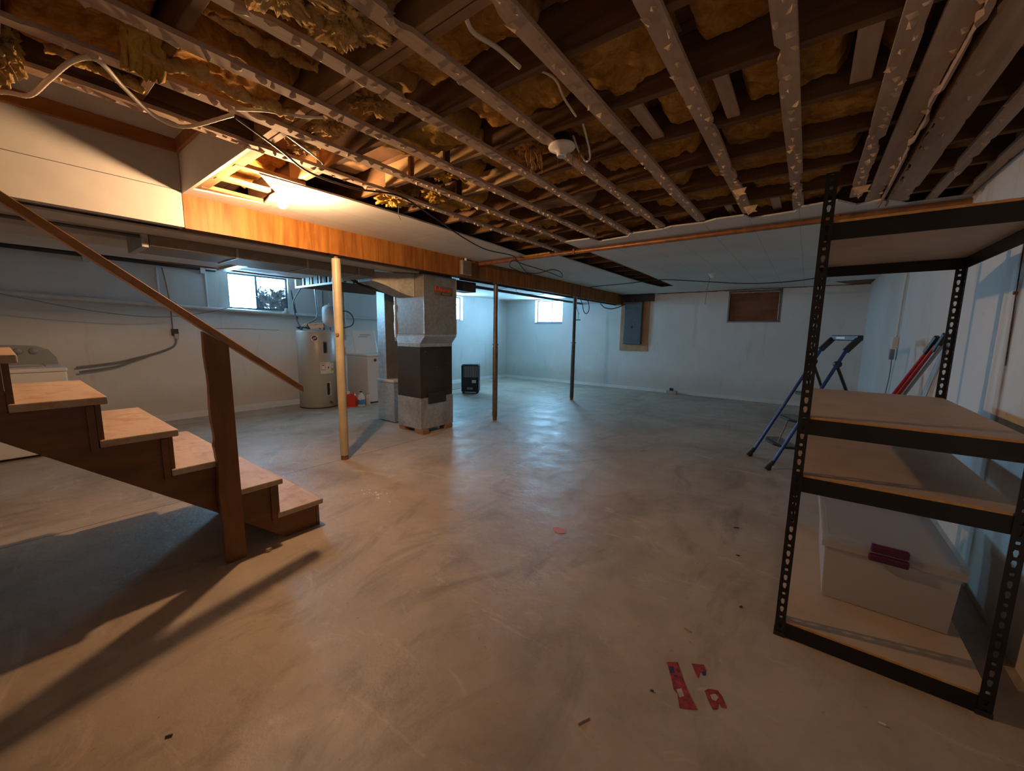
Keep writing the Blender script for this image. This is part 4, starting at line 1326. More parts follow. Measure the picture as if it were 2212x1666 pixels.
# ================================================================== FURNACE
FX0, FX1, FY0, FY1 = -4.56, -4.07, 3.375, 3.955
t = thing('furnace', 'tall forced-air furnace with brown cabinet and galvanised plenums on wood blocks', 'furnace', (-4.3, 3.66, 0))
MB().box(FX0 - 0.005, FX1 + 0.005, FY0 - 0.005, FY1 + 0.01, 0.06, 0.49).build('return_plenum', M['galv_b'], t, bevel=0.003)
cr = MB()
cr.add([(FX1 + 0.006, FY0, 0.49), (FX1 + 0.012, (FY0 + FY1) / 2, 0.27), (FX1 + 0.006, FY0, 0.07), (FX1 + 0.006, FY1, 0.07), (FX1 + 0.006, FY1, 0.49)],
       [(0, 1, 2), (2, 1, 3), (3, 1, 4), (4, 1, 0)])
cr.add([(FX0, FY0 - 0.006, 0.49), ((FX0 + FX1) / 2, FY0 - 0.012, 0.27), (FX0, FY0 - 0.006, 0.07), (FX1, FY0 - 0.006, 0.07), (FX1, FY0 - 0.006, 0.49)],
       [(0, 1, 2), (2, 1, 3), (3, 1, 4), (4, 1, 0)])
cr.build('creased_sides', M['galv_b'], t)
MB().box(FX0, FX1, FY0, FY1, 0.491, 1.18).build('cabinet', M['furn'], t, bevel=0.004)
MB().box(FX1 + 0.001, FX1 + 0.006, FY0 + 0.02, FY1 - 0.02, 0.60, 1.15).build('access_door', M['furn'], t, bevel=0.002)
MB().box(FX1 + 0.008, FX1 + 0.020, FY0 + 0.12, FY1 - 0.14, 0.40, 0.56).build('access_plate', M['furn'], t, bevel=0.002)
for (yy, zz) in ((3.45, 1.12), (3.85, 0.95), (3.65, 0.9), (3.52, 0.44), (3.78, 0.44), (3.65, 0.53)):
    MB().tube([(FX1 + 0.006, yy, zz), (FX1 + 0.024, yy, zz)], 0.005, 7).build('screw', M['alu'], t)
# tapered transition
PX0, PX1, PY0, PY1 = -4.60, -3.99, 3.385, 3.965
tr = MB()
lo = [(FX0 + .01, FY0 + .0, 1.181), (FX1 - .0, FY0 + .0, 1.181), (FX1 - .0, FY1 - .0, 1.181), (FX0 + .01, FY1 - .0, 1.181)]
mi = [(p[0], p[1], 1.225) for p in lo]
hi = [(PX0, PY0, 1.32), (PX1, PY0, 1.32), (PX1, PY1, 1.32), (PX0, PY1, 1.32)]
h2 = [(p[0], p[1], 1.345) for p in hi]
tr.add(lo + mi + hi + h2, [(i + 4 * k, (i + 1) % 4 + 4 * k, (i + 1) % 4 + 4 * k + 4, i + 4 * k + 4) for k in range(3) for i in range(4)] + [(3, 2, 1, 0), (12, 13, 14, 15)])
tr.build('transition_collar', M['galv_b'], t)
MB().box(PX0, PX1, PY0, PY1, 1.346, 2.118).build('supply_plenum', M['galv'], t, bevel=0.004)
MB().box(PX0, -4.075, PY0, PY1, 2.1185, 2.365).build('plenum_closure', M['galv_d'], t)  # added above the plenum to close the bright slit behind the beam
for (x, y) in ((PX0, PY0), (PX1, PY0), (PX1, PY1)):
    fo = MB()
    n = 14
    for k in range(n):
        z0 = 1.25 + (0.62 if x == PX0 else 0.8) * k / n
        wv = 0.006 + 0.008 * R.random()
        fo.box(x - wv, x + wv, y - wv, y + wv, z0, z0 + 0.05)
    fo.build('foil_seam', M['foil'], t) if x == PX0 else MB().box(x - 0.004, x + 0.004, y - 0.004, y + 0.004, 1.35, 2.11).build('corner_seam', M['foil'], t)
MB().box(PX1 + 0.0005, PX1 + 0.002, 3.56, 3.90, 1.865, 1.985).build('sticker', M['galv_d'], t)
fo = MB()
rr = random.Random(2)
for k in range(9):
    y = 3.575 + k * 0.034
    h = (0.055 if k in (0, 2) else 0.034)
    z0 = 1.925 - k * 0.001
    fo.tube([(PX1 + 0.004, y, z0), (PX1 + 0.004, y + 0.006, z0 + h), (PX1 + 0.004, y + 0.016, z0 + h * 0.9), (PX1 + 0.004, y + 0.014, z0 + h * 0.35), (PX1 + 0.004, y + 0.026, z0 + 0.004), (PX1 + 0.004, y + 0.034, z0 + 0.012)], 0.0045, 6)
fo.build('script_lettering', M['redprint'], t)
MB().box(PX1 + 0.0025, PX1 + 0.004, 3.68, 3.88, 1.880, 1.902).build('sticker_band', M['black'], t)
fo = MB()
for k in range(9):
    fo.box(PX1 + 0.0042, PX1 + 0.005, 3.70 + k * 0.018, 3.71 + k * 0.018, 1.886, 1.896)
fo.build('small_lettering', M['yellow'], t)
# curved branch from the trunk into the plenum
br = MB()
sec = []
for k in range(9):
    a = k / 8
    cx = -4.60 + 0.27 * a
    cy = 2.94 + 0.44 * a
    cz = 2.06 - 0.10 * sin(a * pi * 0.5) ** 2 - 0.05 * a
    hgt = 0.05 + 0.03 * a
    sec.append([(cx - 0.16, cy, cz - hgt), (cx + 0.16, cy, cz - hgt), (cx + 0.16, cy, 2.125), (cx - 0.16, cy, 2.125)])
vs = [p for s in sec for p in s]
fs = [(4 * k + i, 4 * k + (i + 1) % 4, 4 * k + 4 + (i + 1) % 4, 4 * k + 4 + i) for k in range(8) for i in range(4)] + [(0, 1, 2, 3), (35, 34, 33, 32)]
br.add(vs, fs)
br.build('curved_branch', M['galv'], t)
MB().box(-4.30, -4.06, 3.97, 4.45, 1.98, 2.12).build('rear_branch', M['furn'], t)
furnace_t = t
# return drop beside it
t = thing('return_duct', 'upright sheet-metal return duct standing left of the furnace', 'duct', (-5.1, 3.8, 0))
MB().box(-5.30, -4.88, 3.54, 4.10, 0.012, 0.62).build('boot', M['galv_b'], t, bevel=0.003)
MB().box(-5.30, -5.10, 3.57, 3.95, 0.655, 2.02).build('riser', M['galv_b'], t, bevel=0.003)
MB().box(-5.099, -5.096, 3.58, 3.95, 0.66, 2.02).build('darker_side', M['galv_d'], t)  # darker sheet laid over this one face of the riser
MB().box(-5.315, -4.865, 3.525, 4.11, 0.62, 0.654).build('collar', M['cream_enamel'], t, bevel=0.004)
MB().prism([(3.57, 2.021), (3.95, 2.021), (3.95, 2.3), (3.57, 2.12)], -5.30, -5.10, 'X').build('head', M['galv_d'], t)
MB().tube([(-5.06, 3.42, 2.02), (-4.605, 3.66, 1.93)], 0.07, 18).build('round_inlet', M['galv_d'], furnace_t)
cable([(-5.0, 2.9, 2.12), (-4.95, 3.0, 2.05), (-4.85, 3.1, 1.98), (-4.62, 3.3, 1.90), (-4.59, 3.37, 1.88)], 0.020, 'black_cable', 'insulated_line', 'thick black insulated line dropping into the furnace plenum', sides=10)
for (x, y, sx_, sy_, lab) in [(-4.50, 3.44, 0.10, 0.08, 'wood block under the left corner of the furnace'), (-4.12, 3.43, 0.15, 0.09, 'wood block under the front corner of the furnace'), (-4.12, 3.88, 0.10, 0.12, 'wood block under the right corner of the furnace')]:
    o = MB().box(x - sx_ / 2 - .01, x + sx_ / 2 + 0.02, y - sy_ / 2 - 0.02, y + sy_ / 2, 0, 0.0595).build('wood_block', M['newjoist'], bevel=0.004)
    tag(o, lab, 'block', 'wood blocks under the furnace')

# ================================================================== WATER HEATER
hx, hy, hr = -7.10, 3.52, 0.325
t = thing('water_heater', 'tall grey electric water heater against the left wall', 'water heater', (hx, hy, 0))
MB().lathe([(hr - 0.02, 0.0), (hr - 0.01, 0.012), (hr, 0.02), (hr, 1.355), (hr - 0.012, 1.375), (hr - 0.05, 1.385), (0.01, 1.39)], (hx, hy, 0), 56).build('tank', M['heater'], t)
MB().lathe([(hr - 0.015, 0.0), (hr + 0.003, 0.002), (hr + 0.003, 0.014), (hr - 0.015, 0.016)], (hx, hy, 0), 56).build('base_ring', M['black'], t)


def on_tank(a0, a1, z0, z1, mat, name, off=0.003, n=8, par=None, outline=None):
    """curved patch on the tank between angles a0..a1 (radians)"""
    b = MB()
    r0, r1 = hr + 0.0006, hr + off
    if outline is None:
        vs = []
        for k in range(n + 1):
            a = a0 + (a1 - a0) * k / n
            for r in (r0, r1):
                for z in (z0, z1):
                    vs.append((hx + r * cos(a), hy + r * sin(a), z))
        fs = []
        for k in range(n):
            i = 4 * k
            fs += [(i + 2, i + 3, i + 7, i + 6), (i, i + 4, i + 5, i + 1), (i, i + 2, i + 6, i + 4), (i + 1, i + 5, i + 7, i + 3)]
        fs += [(0, 1, 3, 2), (4 * n, 4 * n + 2, 4 * n + 3, 4 * n + 1)]
        b.add(vs, fs)
    else:
        pts = [(hx + r1 * cos(a0 + (a1 - a0) * u), hy + r1 * sin(a0 + (a1 - a0) * u), z0 + (z1 - z0) * v) for (u, v) in outline]
        pin = [(hx + r0 * cos(a0 + (a1 - a0) * u), hy + r0 * sin(a0 + (a1 - a0) * u), z0 + (z1 - z0) * v) for (u, v) in outline]
        m_ = len(pts)
        b.add(pts + pin, [tuple(range(m_))] + [(i, (i + 1) % m_, m_ + (i + 1) % m_, m_ + i) for i in range(m_)])
    return b.build(name, M[mat], par or t)


# view direction angle from tank to camera
va = atan2(-hy, -hx)


def ang(u):      # u: -1 left .. 1 right as seen from the camera
    return va + math.asin(max(-0.98, min(0.98, u)))


OV = [(0.1, 0), (0.7, 0), (1, 0.2), (1, 0.85), (0.85, 1), (0, 1), (0, 0.1)]
on_tank(ang(0.30), ang(0.50), 0.98, 1.19, 'galv_d', 'hatch_edge', 0.004)
on_tank(ang(0.31), ang(0.46), 0.985, 1.17, 'black', 'element_hatch', 0.006, outline=OV)
on_tank(ang(0.40), ang(0.60), 0.22, 0.47, 'foam', 'hatch_edge', 0.004)
on_tank(ang(0.40), ang(0.53), 0.23, 0.45, 'black', 'element_hatch', 0.006, outline=OV)
lb = on_tank(ang(0.12), ang(0.76), 0.62, 0.82, 'paperwhite', 'information_label', 0.003)
for (a, c, z0, z1, mt, off) in [(0.15, 0.36, 0.68, 0.69, 'redprint', .005), (0.15, 0.36, 0.795, 0.805, 'redprint', .005), (0.15, 0.165, 0.68, 0.80, 'redprint', .005), (0.345, 0.36, 0.68, 0.80, 'redprint', .005),
                                (0.62, 0.76, 0.65, 0.72, 'yellow', .005), (0.62, 0.76, 0.80, 0.82, 'yellow', .005), (0.20, 0.30, 0.76, 0.775, 'black', .005), (0.48, 0.53, 0.71, 0.74, 'black', .005), (0.68, 0.71, 0.675, 0.70, 'black', .006), (0.68, 0.72, 0.75, 0.76, 'navy', .005)]:
    on_tank(ang(a), ang(c), z0, z1, mt, 'label_print', off, par=t)
ov = [(0.5 + 0.5 * cos(q * pi / 8), 0.5 + 0.5 * sin(q * pi / 8)) for q in range(16)]
on_tank(ang(-0.26), ang(0.08), 1.19, 1.30, 'paperwhite', 'round_badge', 0.003, outline=ov)
on_tank(ang(-0.23), ang(0.05), 1.20, 1.29, 'navy', 'badge_disc', 0.0045, outline=ov)
on_tank(ang(-0.24), ang(0.06), 1.21, 1.28, 'paperwhite', 'badge_stripe', 0.006, outline=[(0, 0.2), (0.12, 0), (1, 0.8), (0.88, 1)])
on_tank(ang(-0.22), ang(0.04), 1.215, 1.275, 'redprint', 'badge_bar', 0.0075, outline=[(0.05, 0.2), (0.12, 0.08), (0.95, 0.84), (0.88, 0.95)])
da = ang(0.55)
MB().tube([(hx + (hr - 0.01) * cos(da), hy + (hr - 0.01) * sin(da), 0.10), (hx + (hr + 0.05) * cos(da), hy + (hr + 0.05) * sin(da), 0.10)], 0.02, 12).build('drain_valve', M['rust'], t)
# tank top things
t = thing('expansion_tank', 'small white expansion tank above the water heater', 'tank', (-7.0, 3.72, 1.42))
MB().lathe([(0.012, -0.02), (0.02, 0.0), (0.08, 0.03), (0.125, 0.07), (0.135, 0.12), (0.135, 0.30), (0.12, 0.35), (0.07, 0.385), (0.02, 0.395), (0.02, 0.42), (0.005, 0.42)], (-7.0, 3.74, 1.45), 32).build('tank_body', M['white_enamel'], t)
MB().lathe([(0.1365, 0.0), (0.1365, 0.008)], (-7.0, 3.74, 1.60), 32).build('band', M['white_enamel'], t)
MB().tube([(-7.0, 3.74, 1.385), (-7.0, 3.74, 1.44)], 0.016, 10).build('stem', M['copper'], t)
t = thing('cream_carton', 'cream slab-like carton lying on top of the water heater', 'box', (-7.05, 3.45, 1.39))
MB().obox((-6.96, 3.42, 1.442), (0.14, 0.30, 0.06), Matrix.Rotation(-0.45, 3, 'Z') @ Matrix.Rotation(0.12, 3, 'X')).build('carton_body', M['cream_enamel'], t, bevel=0.004)
MB().obox((-6.97, 3.42, 1.490), (0.15, 0.30, 0.025), Matrix.Rotation(-0.45, 3, 'Z') @ Matrix.Rotation(0.12, 3, 'X')).build('carton_lid', M['cream_enamel'], t, bevel=0.003)
cable([(-6.95, 3.20, 1.40), (-7.0, 3.22, 1.42), (-7.08, 3.24, 1.405), (-7.12, 3.20, 1.425), (-7.04, 3.18, 1.43), (-6.96, 3.26, 1.425), (-6.90, 3.30, 1.41), (-6.98, 3.27, 1.44), (-7.1, 3.26, 1.435)], 0.013, 'black_cable', 'coiled_cord', 'bundled black cord lying on the left edge of the water heater', sides=8)
for (pts, r, mt, lab) in [([(-7.22, 3.32, 1.40), (-7.25, 3.25, 1.6), (-7.25, 3.22, 1.85), (-7.2, 3.3, 2.05), (-7.15, 3.38, 2.2)], 0.012, 'grey_cable', 'grey flexible hose curving up from the water heater, leftmost'),
                          ([(-7.15, 3.30, 1.40), (-7.18, 3.34, 1.46), (-7.15, 3.52, 1.56), (-7.15, 3.58, 1.66), (-7.15, 3.58, 1.8), (-7.15, 3.56, 2.2)], 0.016, 'alu', 'rigid grey water pipe rising behind the water heater'),
                          ([(-7.2, 3.72, 1.384), (-7.2, 3.72, 2.099)], 0.013, 'dark_pole', 'dark upright pipe behind the expansion tank'),
                          ([(-6.88, 3.82, 1.75), (-6.82, 4.0, 1.72), (-6.80, 4.08, 1.60), (-6.82, 4.05, 1.48), (-6.9, 3.9, 1.42)], 0.011, 'steel_grey', 'dark blue-black hose looping right of the cream post'),
                          ([(-6.90, 3.32, 1.40), (-6.95, 3.30, 1.48), (-6.90, 3.42, 1.48), (-6.86, 3.48, 1.40)], 0.008, 'black_cable', 'short black cord hooped over the cream carton')]:
    cable(pts, r, mt, 'water_pipe', lab, 'pipe')
# slatted overhead rack above the heater
t = thing('slatted_rack', 'wooden slatted rack hung under the ceiling above the water heater', 'rack', (-6.4, 3.9, 2.1))
for k in range(12):
    x = -7.06 + k * 0.112
    MB().box(x, x + 0.055, 3.22, 4.68, 2.10, 2.116).build('slat', M['joist_y'], t)
for k in range(5):
    x = -7.06 + k * 0.27
    fr = MB()
    fr.box(x, x + 0.04, 3.18, 3.215, 2.085, 2.30).box(x + 0.041, x + 0.27, 3.18, 3.215, 2.085, 2.115).box(x + 0.041, x + 0.27, 3.18, 3.215, 2.275, 2.30)
    fr.build('end_frame', M['cream_enamel'], t)
    MB().box(x + 0.05, x + 0.26, 3.30, 3.34, 2.118, 2.27).build('pocket_shade', M['black'], t)  # black slab gives each frame opening its shade as colour
for (x, y) in ((-7.0, 3.5), (-7.0, 4.5), (-5.78, 3.5), (-5.78, 4.5)):
    MB().box(x - 0.01, x + 0.01, y - 0.01, y + 0.01, 2.117, ZC - 0.001).build('hanger_strap', M['rust'], t)
for k in range(3):
    MB().box(-5.705, -5.68, 3.25 + k * 0.46, 3.67 + k * 0.46, 2.13, 2.25).build('side_board', M['grey_board'], t)

# ================================================================== OPEN-LID WASHER
t = thing('washing_machine', 'white top-loading washer with raised lid beyond the water heater', 'washing machine', (-6.9, 4.5, 0))
MB().box(-7.30, -6.58, 4.20, 4.86, 0.025, 0.90).build('cabinet', M['white_enamel'], t, bevel=0.012)
MB().box(-7.30, -6.575, 4.195, 4.865, 0.902, 0.935).build('top_deck', M['white_enamel'], t, bevel=0.008)
ld = Matrix.Rotation(radians(-14), 3, 'Y')
MB().obox((-7.12, 4.50, 1.16), (0.02, 0.50, 0.46), ld).build('lid', M['white_enamel'], t, bevel=0.008)
MB().obox((-7.145, 4.53, 1.30), (0.004, 0.24, 0.012), ld).build('lid_lettering', M['grey_cable'], t)
MB().obox((-7.134, 4.47, 1.265), (0.004, 0.20, 0.010), ld).build('lid_lettering', M['grey_cable'], t)
MB().box(-7.38, -7.305, 4.20, 4.86, 0.9, 1.06).build('control_console', M['white_enamel'], t, bevel=0.01)
MB().lathe([(0.03, 0), (0.03, 0.006)], (-6.579, 4.36, 0.83), 16, 'X').build('badge', M['steel_grey'], t)
for (x, y) in ((-7.24, 4.26), (-6.64, 4.26), (-6.64, 4.80), (-7.24, 4.80)):
    MB().lathe([(0.02, 0), (0.02, 0.026)], (x, y, 0), 10).build('foot', M['black'], t)

# ---- detergent bottles
t = thing('detergent_bottle', 'red-orange detergent bottle on the floor right of the water heater', 'bottle', (-6.60, 3.86, 0))
MB().prism([(-0.085, 0), (0.085, 0), (0.09, 0.05), (0.09, 0.15), (0.06, 0.20), (0.045, 0.235), (0.015, 0.24), (-0.005, 0.205), (-0.03, 0.205), (-0.04, 0.225), (-0.075, 0.22), (-0.09, 0.17)], -0.045, 0.045, 'Y').build('bottle_body', M['red_plastic'], t, bevel=0.018)
t.children[0].matrix_parent_inverse = Matrix.Identity(4)
t.children[0].rotation_euler = (0, 0, radians(30))
o = MB().lathe([(0.028, 0.235), (0.028, 0.275), (0.022, 0.285), (0.003, 0.285)], (-6.64, 3.82, 0), 16).build('cap', M['paperwhite'], t)
MB().lathe([(0.018, 0.235), (0.018, 0.262)], (-6.56, 3.885, 0), 12).build('small_cap', M['redprint'], t)
o = MB().lathe([(0.045, -0.002), (0.045, 0.0)], (0, 0, 0), 20, 'Y').build('round_label', M['navy'], t)
o.matrix_parent_inverse = Matrix.Identity(4)
o.location = (-0.015 + 0.024, -0.040, 0.105)
o.rotation_euler = (0, 0, radians(30))
o2 = MB().obox((0, 0, 0), (0.05, 0.002, 0.018), Matrix.Rotation(0.4, 3, 'Y')).build('label_mark', M['paperwhite'], t)
o2.matrix_parent_inverse = Matrix.Identity(4)
o2.location = (-0.015 + 0.0255, -0.043, 0.105)
o2.rotation_euler = (0, 0, radians(30))
t = thing('detergent_jug', 'white jug with a blue label beside the red bottle', 'bottle', (-6.53, 4.01, 0))
MB().lathe([(0.065, 0.0), (0.07, 0.01), (0.07, 0.15), (0.060, 0.19), (0.030, 0.225), (0.022, 0.235), (0.022, 0.25), (0.003, 0.25)], (-6.53, 4.01, 0), 24).build('jug_body', M['white_plastic'], t)
MB().lathe([(0.0705, 0.0), (0.0712, 0.002), (0.0712, 0.09), (0.0705, 0.092)], (-6.53, 4.01, 0.03), 24).build('jug_label', M['blue_label'], t)
MB().lathe([(0.024, 0.0), (0.024, 0.02), (0.003, 0.02)], (-6.53, 4.01, 0.25), 14).build('cap', M['black'], t)
MB().tube(smooth_pts([(-6.50, 3.95, 0.20), (-6.47, 3.93, 0.17), (-6.475, 3.945, 0.12)], 4), 0.008, 8).build('handle', M['white_plastic'], t)
t = thing('spray_can', 'tall cream can standing beside the white jug', 'can', (-6.50, 4.13, 0))
MB().lathe([(0.04, 0), (0.042, 0.004), (0.042, 0.19), (0.036, 0.20)], (-6.50, 4.13, 0), 20).build('can_body', M['cream_enamel'], t)
MB().lathe([(0.034, 0.20), (0.034, 0.235), (0.030, 0.24), (0.003, 0.24)], (-6.50, 4.13, 0), 18).build('cap', M['cream_pole'], t)

# ================================================================== WASHER AT THE LEFT
t = thing('washing_machine', 'white washer with grey knob console at the left wall behind the stairs', 'washing machine', (-6.8, 0.1, 0))
MB().box(-7.15, -6.38, -0.30, 0.44, 0.03, 0.90).build('cabinet', M['white_enamel'], t, bevel=0.012)
MB().box(-7.15, -6.365, -0.305, 0.445, 0.902, 0.945).build('top_deck', M['white_enamel'], t, bevel=0.012)
MB().box(-6.95, -6.46, -0.20, 0.30, 0.946, 0.955).build('lid', M['white_enamel'], t, bevel=0.004)
lp = smooth_pts([(-6.95, -0.2, 0.958), (-6.5, -0.2, 0.958), (-6.46, -0.16, 0.958), (-6.46, 0.26, 0.958), (-6.5, 0.30, 0.958), (-6.95, 0.30, 0.958)], 3)
MB().tube(lp, 0.003, 5).build('lid_seam', M['grey_cable'], t)
cs = MB()
pr = [(-0.28, 0.946), (0.43, 0.946), (0.42, 1.02), (0.37, 1.11), (0.28, 1.155), (0.10, 1.165), (-0.15, 1.165), (-0.25, 1.13), (-0.28, 1.05)]
cs.prism(pr, -7.18, -7.05, 'X')
cs.build('control_console', M['grey_plastic'], t, bevel=0.01)
for yy in (0.145, 0.255):
    MB().lathe([(0.036, 0), (0.036, 0.012), (0.030, 0.03), (0.003, 0.032)], (-7.049, yy, 1.10), 20, 'X').build('knob', M['grey_plastic'], t)
for (x, y) in ((-7.08, -0.24), (-6.44, -0.24), (-6.44, 0.38), (-7.08, 0.38)):
    MB().lathe([(0.02, 0), (0.02, 0.031)], (x, y, 0), 10).build('foot', M['black'], t)

# ================================================================== DEHUMIDIFIER
t = thing('dehumidifier', 'black dehumidifier with slatted grille standing on the floor beyond the furnace', 'dehumidifier', (-6.10, 6.52, 0))
rz = Matrix.Rotation(radians(35), 3, 'Z')


def dh(cx, cy, cz, sx_, sy_, sz_, mat, nm, bv=0.0):
    c = Vector((-6.10, 6.52, 0)) + rz @ Vector((cx, cy, 0)) + Vector((0, 0, cz))
    return MB().obox(c, (sx_, sy_, sz_), rz).build(nm, M[mat], t, bevel=bv)


dh(0, 0, 0.345, 0.40, 0.28, 0.62, 'black', 'case', 0.02)
dh(0.02, -0.144, 0.50, 0.33, 0.008, 0.25, 'grey_plastic', 'grille_panel', 0.003)
for k in range(6):
    dh(-0.12 + k * 0.055, -0.150, 0.50, 0.006, 0.006, 0.25, 'black', 'grille_bar')
dh(0.09, -0.143, 0.28, 0.09, 0.004, 0.07, 'paperwhite', 'label_plate')
dh(0.0, -0.143, 0.12, 0.13, 0.004, 0.05, 'grey_plastic', 'small_label')
dh(0, 0, 0.655, 0.36, 0.24, 0.03, 'black', 'top_handle', 0.01)
for (a, b_) in ((-0.16, -0.1), (0.16, -0.1), (0.16, 0.1), (-0.16, 0.1)):
    c = Vector((-6.10, 6.52, 0)) + rz @ Vector((a, b_, 0))
    MB().tube([c + rz @ Vector((0, -0.012, 0.022)), c + rz @ Vector((0, 0.012, 0.022))], 0.022, 12).build('caster', M['black'], t)
cable([(-6.22, 6.30, 0.12), (-6.6, 6.2, 0.05), (-7.0, 6.4, 0.2), (-7.4, 6.6, 0.55), (-7.58, 6.7, 0.6)], 0.006, 'grey_cable', 'power_cord', 'thin cord from the dehumidifier to the left wall', sides=6)

# ================================================================== STAIRS
SN, SF = -2.66, -3.62
ZT = [0.19, 0.415, 0.625, 0.84, 1.05, 1.26, 1.47, 1.68, 1.89, 2.10, 2.31]
YN = [1.305, 1.05, 0.80, 0.55, 0.30, 0.05, -0.20, -0.45, -0.70, -0.95, -1.20]
t = thing('staircase', 'open wooden staircase with worn treads and brown stringer at the left', 'stairs', (-3.1, 0.4, 0))
for k in range(len(ZT)):
    back = (YN[k + 1] if k + 1 < len(YN) else YN[k] - 0.25) - 0.044
    o = MB().box(SF, SN, back, YN[k], ZT[k] - 0.036, ZT[k]).build('tread', M['tread'], t, bevel=0.005)
    MB().box(SF + 0.03, SN - 0.015, YN[k] - 0.045, YN[k] - 0.025, (ZT[k - 1] + 0.0005 if k else 0.0), ZT[k] - 0.0365).build('riser', M['stringer'], t)
saw = []
for k in range(len(ZT)):
    saw += [(YN[k] - 0.047, ZT[k - 1] - 0.037 if k else 0.0), (YN[k] - 0.047, ZT[k] - 0.037)]
prof = [(1.255, 0.0)] + saw[1:] + [(YN[-1] - 0.3, ZT[-1] - 0.037), (YN[-1] - 0.3, 2.0), (-0.03, 0.895), (0.67, 0.325), (1.03, 0.02), (1.06, 0.0)]
for x in (SN - 0.055, SF + 0.02):
    MB().prism(prof, x, x + 0.038, 'X').build('stringer', M['stringer'], t)
for k in range(1, 6):
    MB().box(SN - 0.018, SN - 0.003, YN[k] - 0.075, YN[k] - 0.048, ZT[k - 1] - 0.05 if k else 0, ZT[k] - 0.04).build('corner_cleat', M['stringer'], t)
# newel post
nw = MB()
n = 40
vs = []
rr = random.Random(5)
for i in range(n + 1):
    z = 1.37 * i / n
    e = 0.012 * noise.noise((z * 6, 1, 1)) + (0.006 * noise.noise((z * 30, 1, 1)) if z > 0.5 else 0)
    lean = -0.012 * z
    ya, yb = 0.700 + lean + e, 0.802 + lean * 0.3
    zt = z
    vs += [(-2.655, ya, min(zt, 1.365)), (-2.615, ya, min(zt, 1.365)), (-2.615, yb, min(zt, 1.285)), (-2.655, yb, min(zt, 1.285))]
fs = [(0, 1, 2, 3), (4 * n + 3, 4 * n + 2, 4 * n + 1, 4 * n)]
for i in range(n):
    for e in range(4):
        fs.append((4 * i + e, 4 * i + (e + 1) % 4, 4 * i + 4 + (e + 1) % 4, 4 * i + 4 + e))
nw.add(vs, fs)
nw.build('newel_post', M['post'], t)
dy = 2.45


def railz(y):
    return 1.015 + 0.80 * (1.195 - y)


MB().prism([(1.195, railz(1.195) - 0.045), (1.195, railz(1.195)), (-dy + 1.195, railz(1.195 - dy)), (-dy + 1.195, railz(1.195 - dy) - 0.055)], -2.668, -2.612, 'X').build('handrail', M['rail'], t, bevel=0.006)
o = MB().obox((-2.42, 0.93, 0.012), (0.02, 0.03, 0.02), Matrix.Rotation(0.5, 3, 'Z')).build('wood_chip', M['tread'])
o.location = (-0.16, -0.02, -0.001)
tag(o, 'small wood chip on the floor at the foot of the newel post', 'debris')

# ================================================================== SHELVING RACK
RX0, RX1, RY0, RY1, RZ = 0.0, 0.665, 2.07, 3.30, 2.03
t = thing('shelving_rack', 'tall black slotted-angle shelving rack with chipboard shelves at the right', 'shelving', (0.33, 2.7, 0))


def flange(w_, h, place, b, off=0.0):
    """punched strip, w_ wide, h tall; place(u, z) -> 3D point"""
    pitch = 0.0385
    n = int(h / pitch)
    p2 = h / n
    hw, ht = w_ * 0.17, p2 * 0.34
    for k in range(n):
        z0, z1 = k * p2, (k + 1) * p2
        zc = (z0 + z1) / 2
        uc = w_ * 0.5
        if k % 3 == 2:
            hole = [(uc - hw * .7, zc - ht * .45), (uc + hw * .7, zc - ht * .45), (uc + hw, zc), (uc + hw * .7, zc + ht * .45), (uc - hw * .7, zc + ht * .45), (uc - hw, zc)]
        else:
            hole = [(uc - hw * .55, zc - ht), (uc + hw * .55, zc - ht), (uc + hw * 1.15, zc + ht * .25), (uc + hw * .7, zc + ht), (uc - hw * .7, zc + ht), (uc - hw * 1.15, zc + ht * .25)]
        outer = [(0, z0), (w_, z0), (w_, zc), (w_, z1), (0, z1), (0, zc)]
        vs = [place(u, z) for (u, z) in outer + hole]
        b.add(vs, [(i, (i + 1) % 6, 6 + (i + 1) % 6, 6 + i) for i in range(6)])


FW = 0.038


def angle_post(x, y, sx_, sy_):
    b = MB()
    flange(FW, RZ, lambda u, z: (x + sx_ * u, y, z), b)
    flange(FW, RZ, lambda u, z: (x, y + sy_ * u, z), b)
    o = b.build('upright', M['black_metal'], t)
    md = o.modifiers.new('thick', 'SOLIDIFY')
    md.thickness = 0.0025
    md.offset = 0
    return o


angle_post(RX0, RY0, 1, 1)
angle_post(RX1, RY0, -1, 1)
angle_post(RX0, RY1, 1, -1)
angle_post(RX1, RY1, -1, -1)
for zt in (1.835, 1.033, 0.775, 0.072):
    h = 0.068 if zt < 1.5 else 0.066
    bz0, bz1 = max(0.002, zt - h), zt
    g = 0.0035
    MB().box(RX0 + 0.004, RX1 - 0.004, RY0 + g, RY0 + g + 0.0022, bz0, bz1).build('front_beam', M['black_metal'], t)
    MB().box(RX0 + 0.004, RX1 - 0.004, RY1 - g - 0.0022, RY1 - g, bz0, bz1).build('rear_beam', M['black_metal'], t)
    MB().box(RX0 + g, RX0 + g + 0.0022, RY0 + 0.008, RY1 - 0.008, bz0, bz1).build('side_beam', M['black_metal'], t)
    MB().box(RX1 - g - 0.0022, RX1 - g, RY0 + 0.008, RY1 - 0.008, bz0, bz1).build('side_beam', M['black_metal'], t)
    sh = MB().box(RX0 + 0.008, RX1 - 0.008, RY0 + 0.007, RY1 - 0.007, zt - 0.004, zt + 0.010).build('shelf_board', M['board'], t, bevel=0.001)
    MB().box(RX0 + 0.04, RX1 - 0.04, RY0 + 0.0035, RY0 + 0.0065, zt + 0.0005, zt + 0.0100).build('board_edge', M['board_edge'], sh)
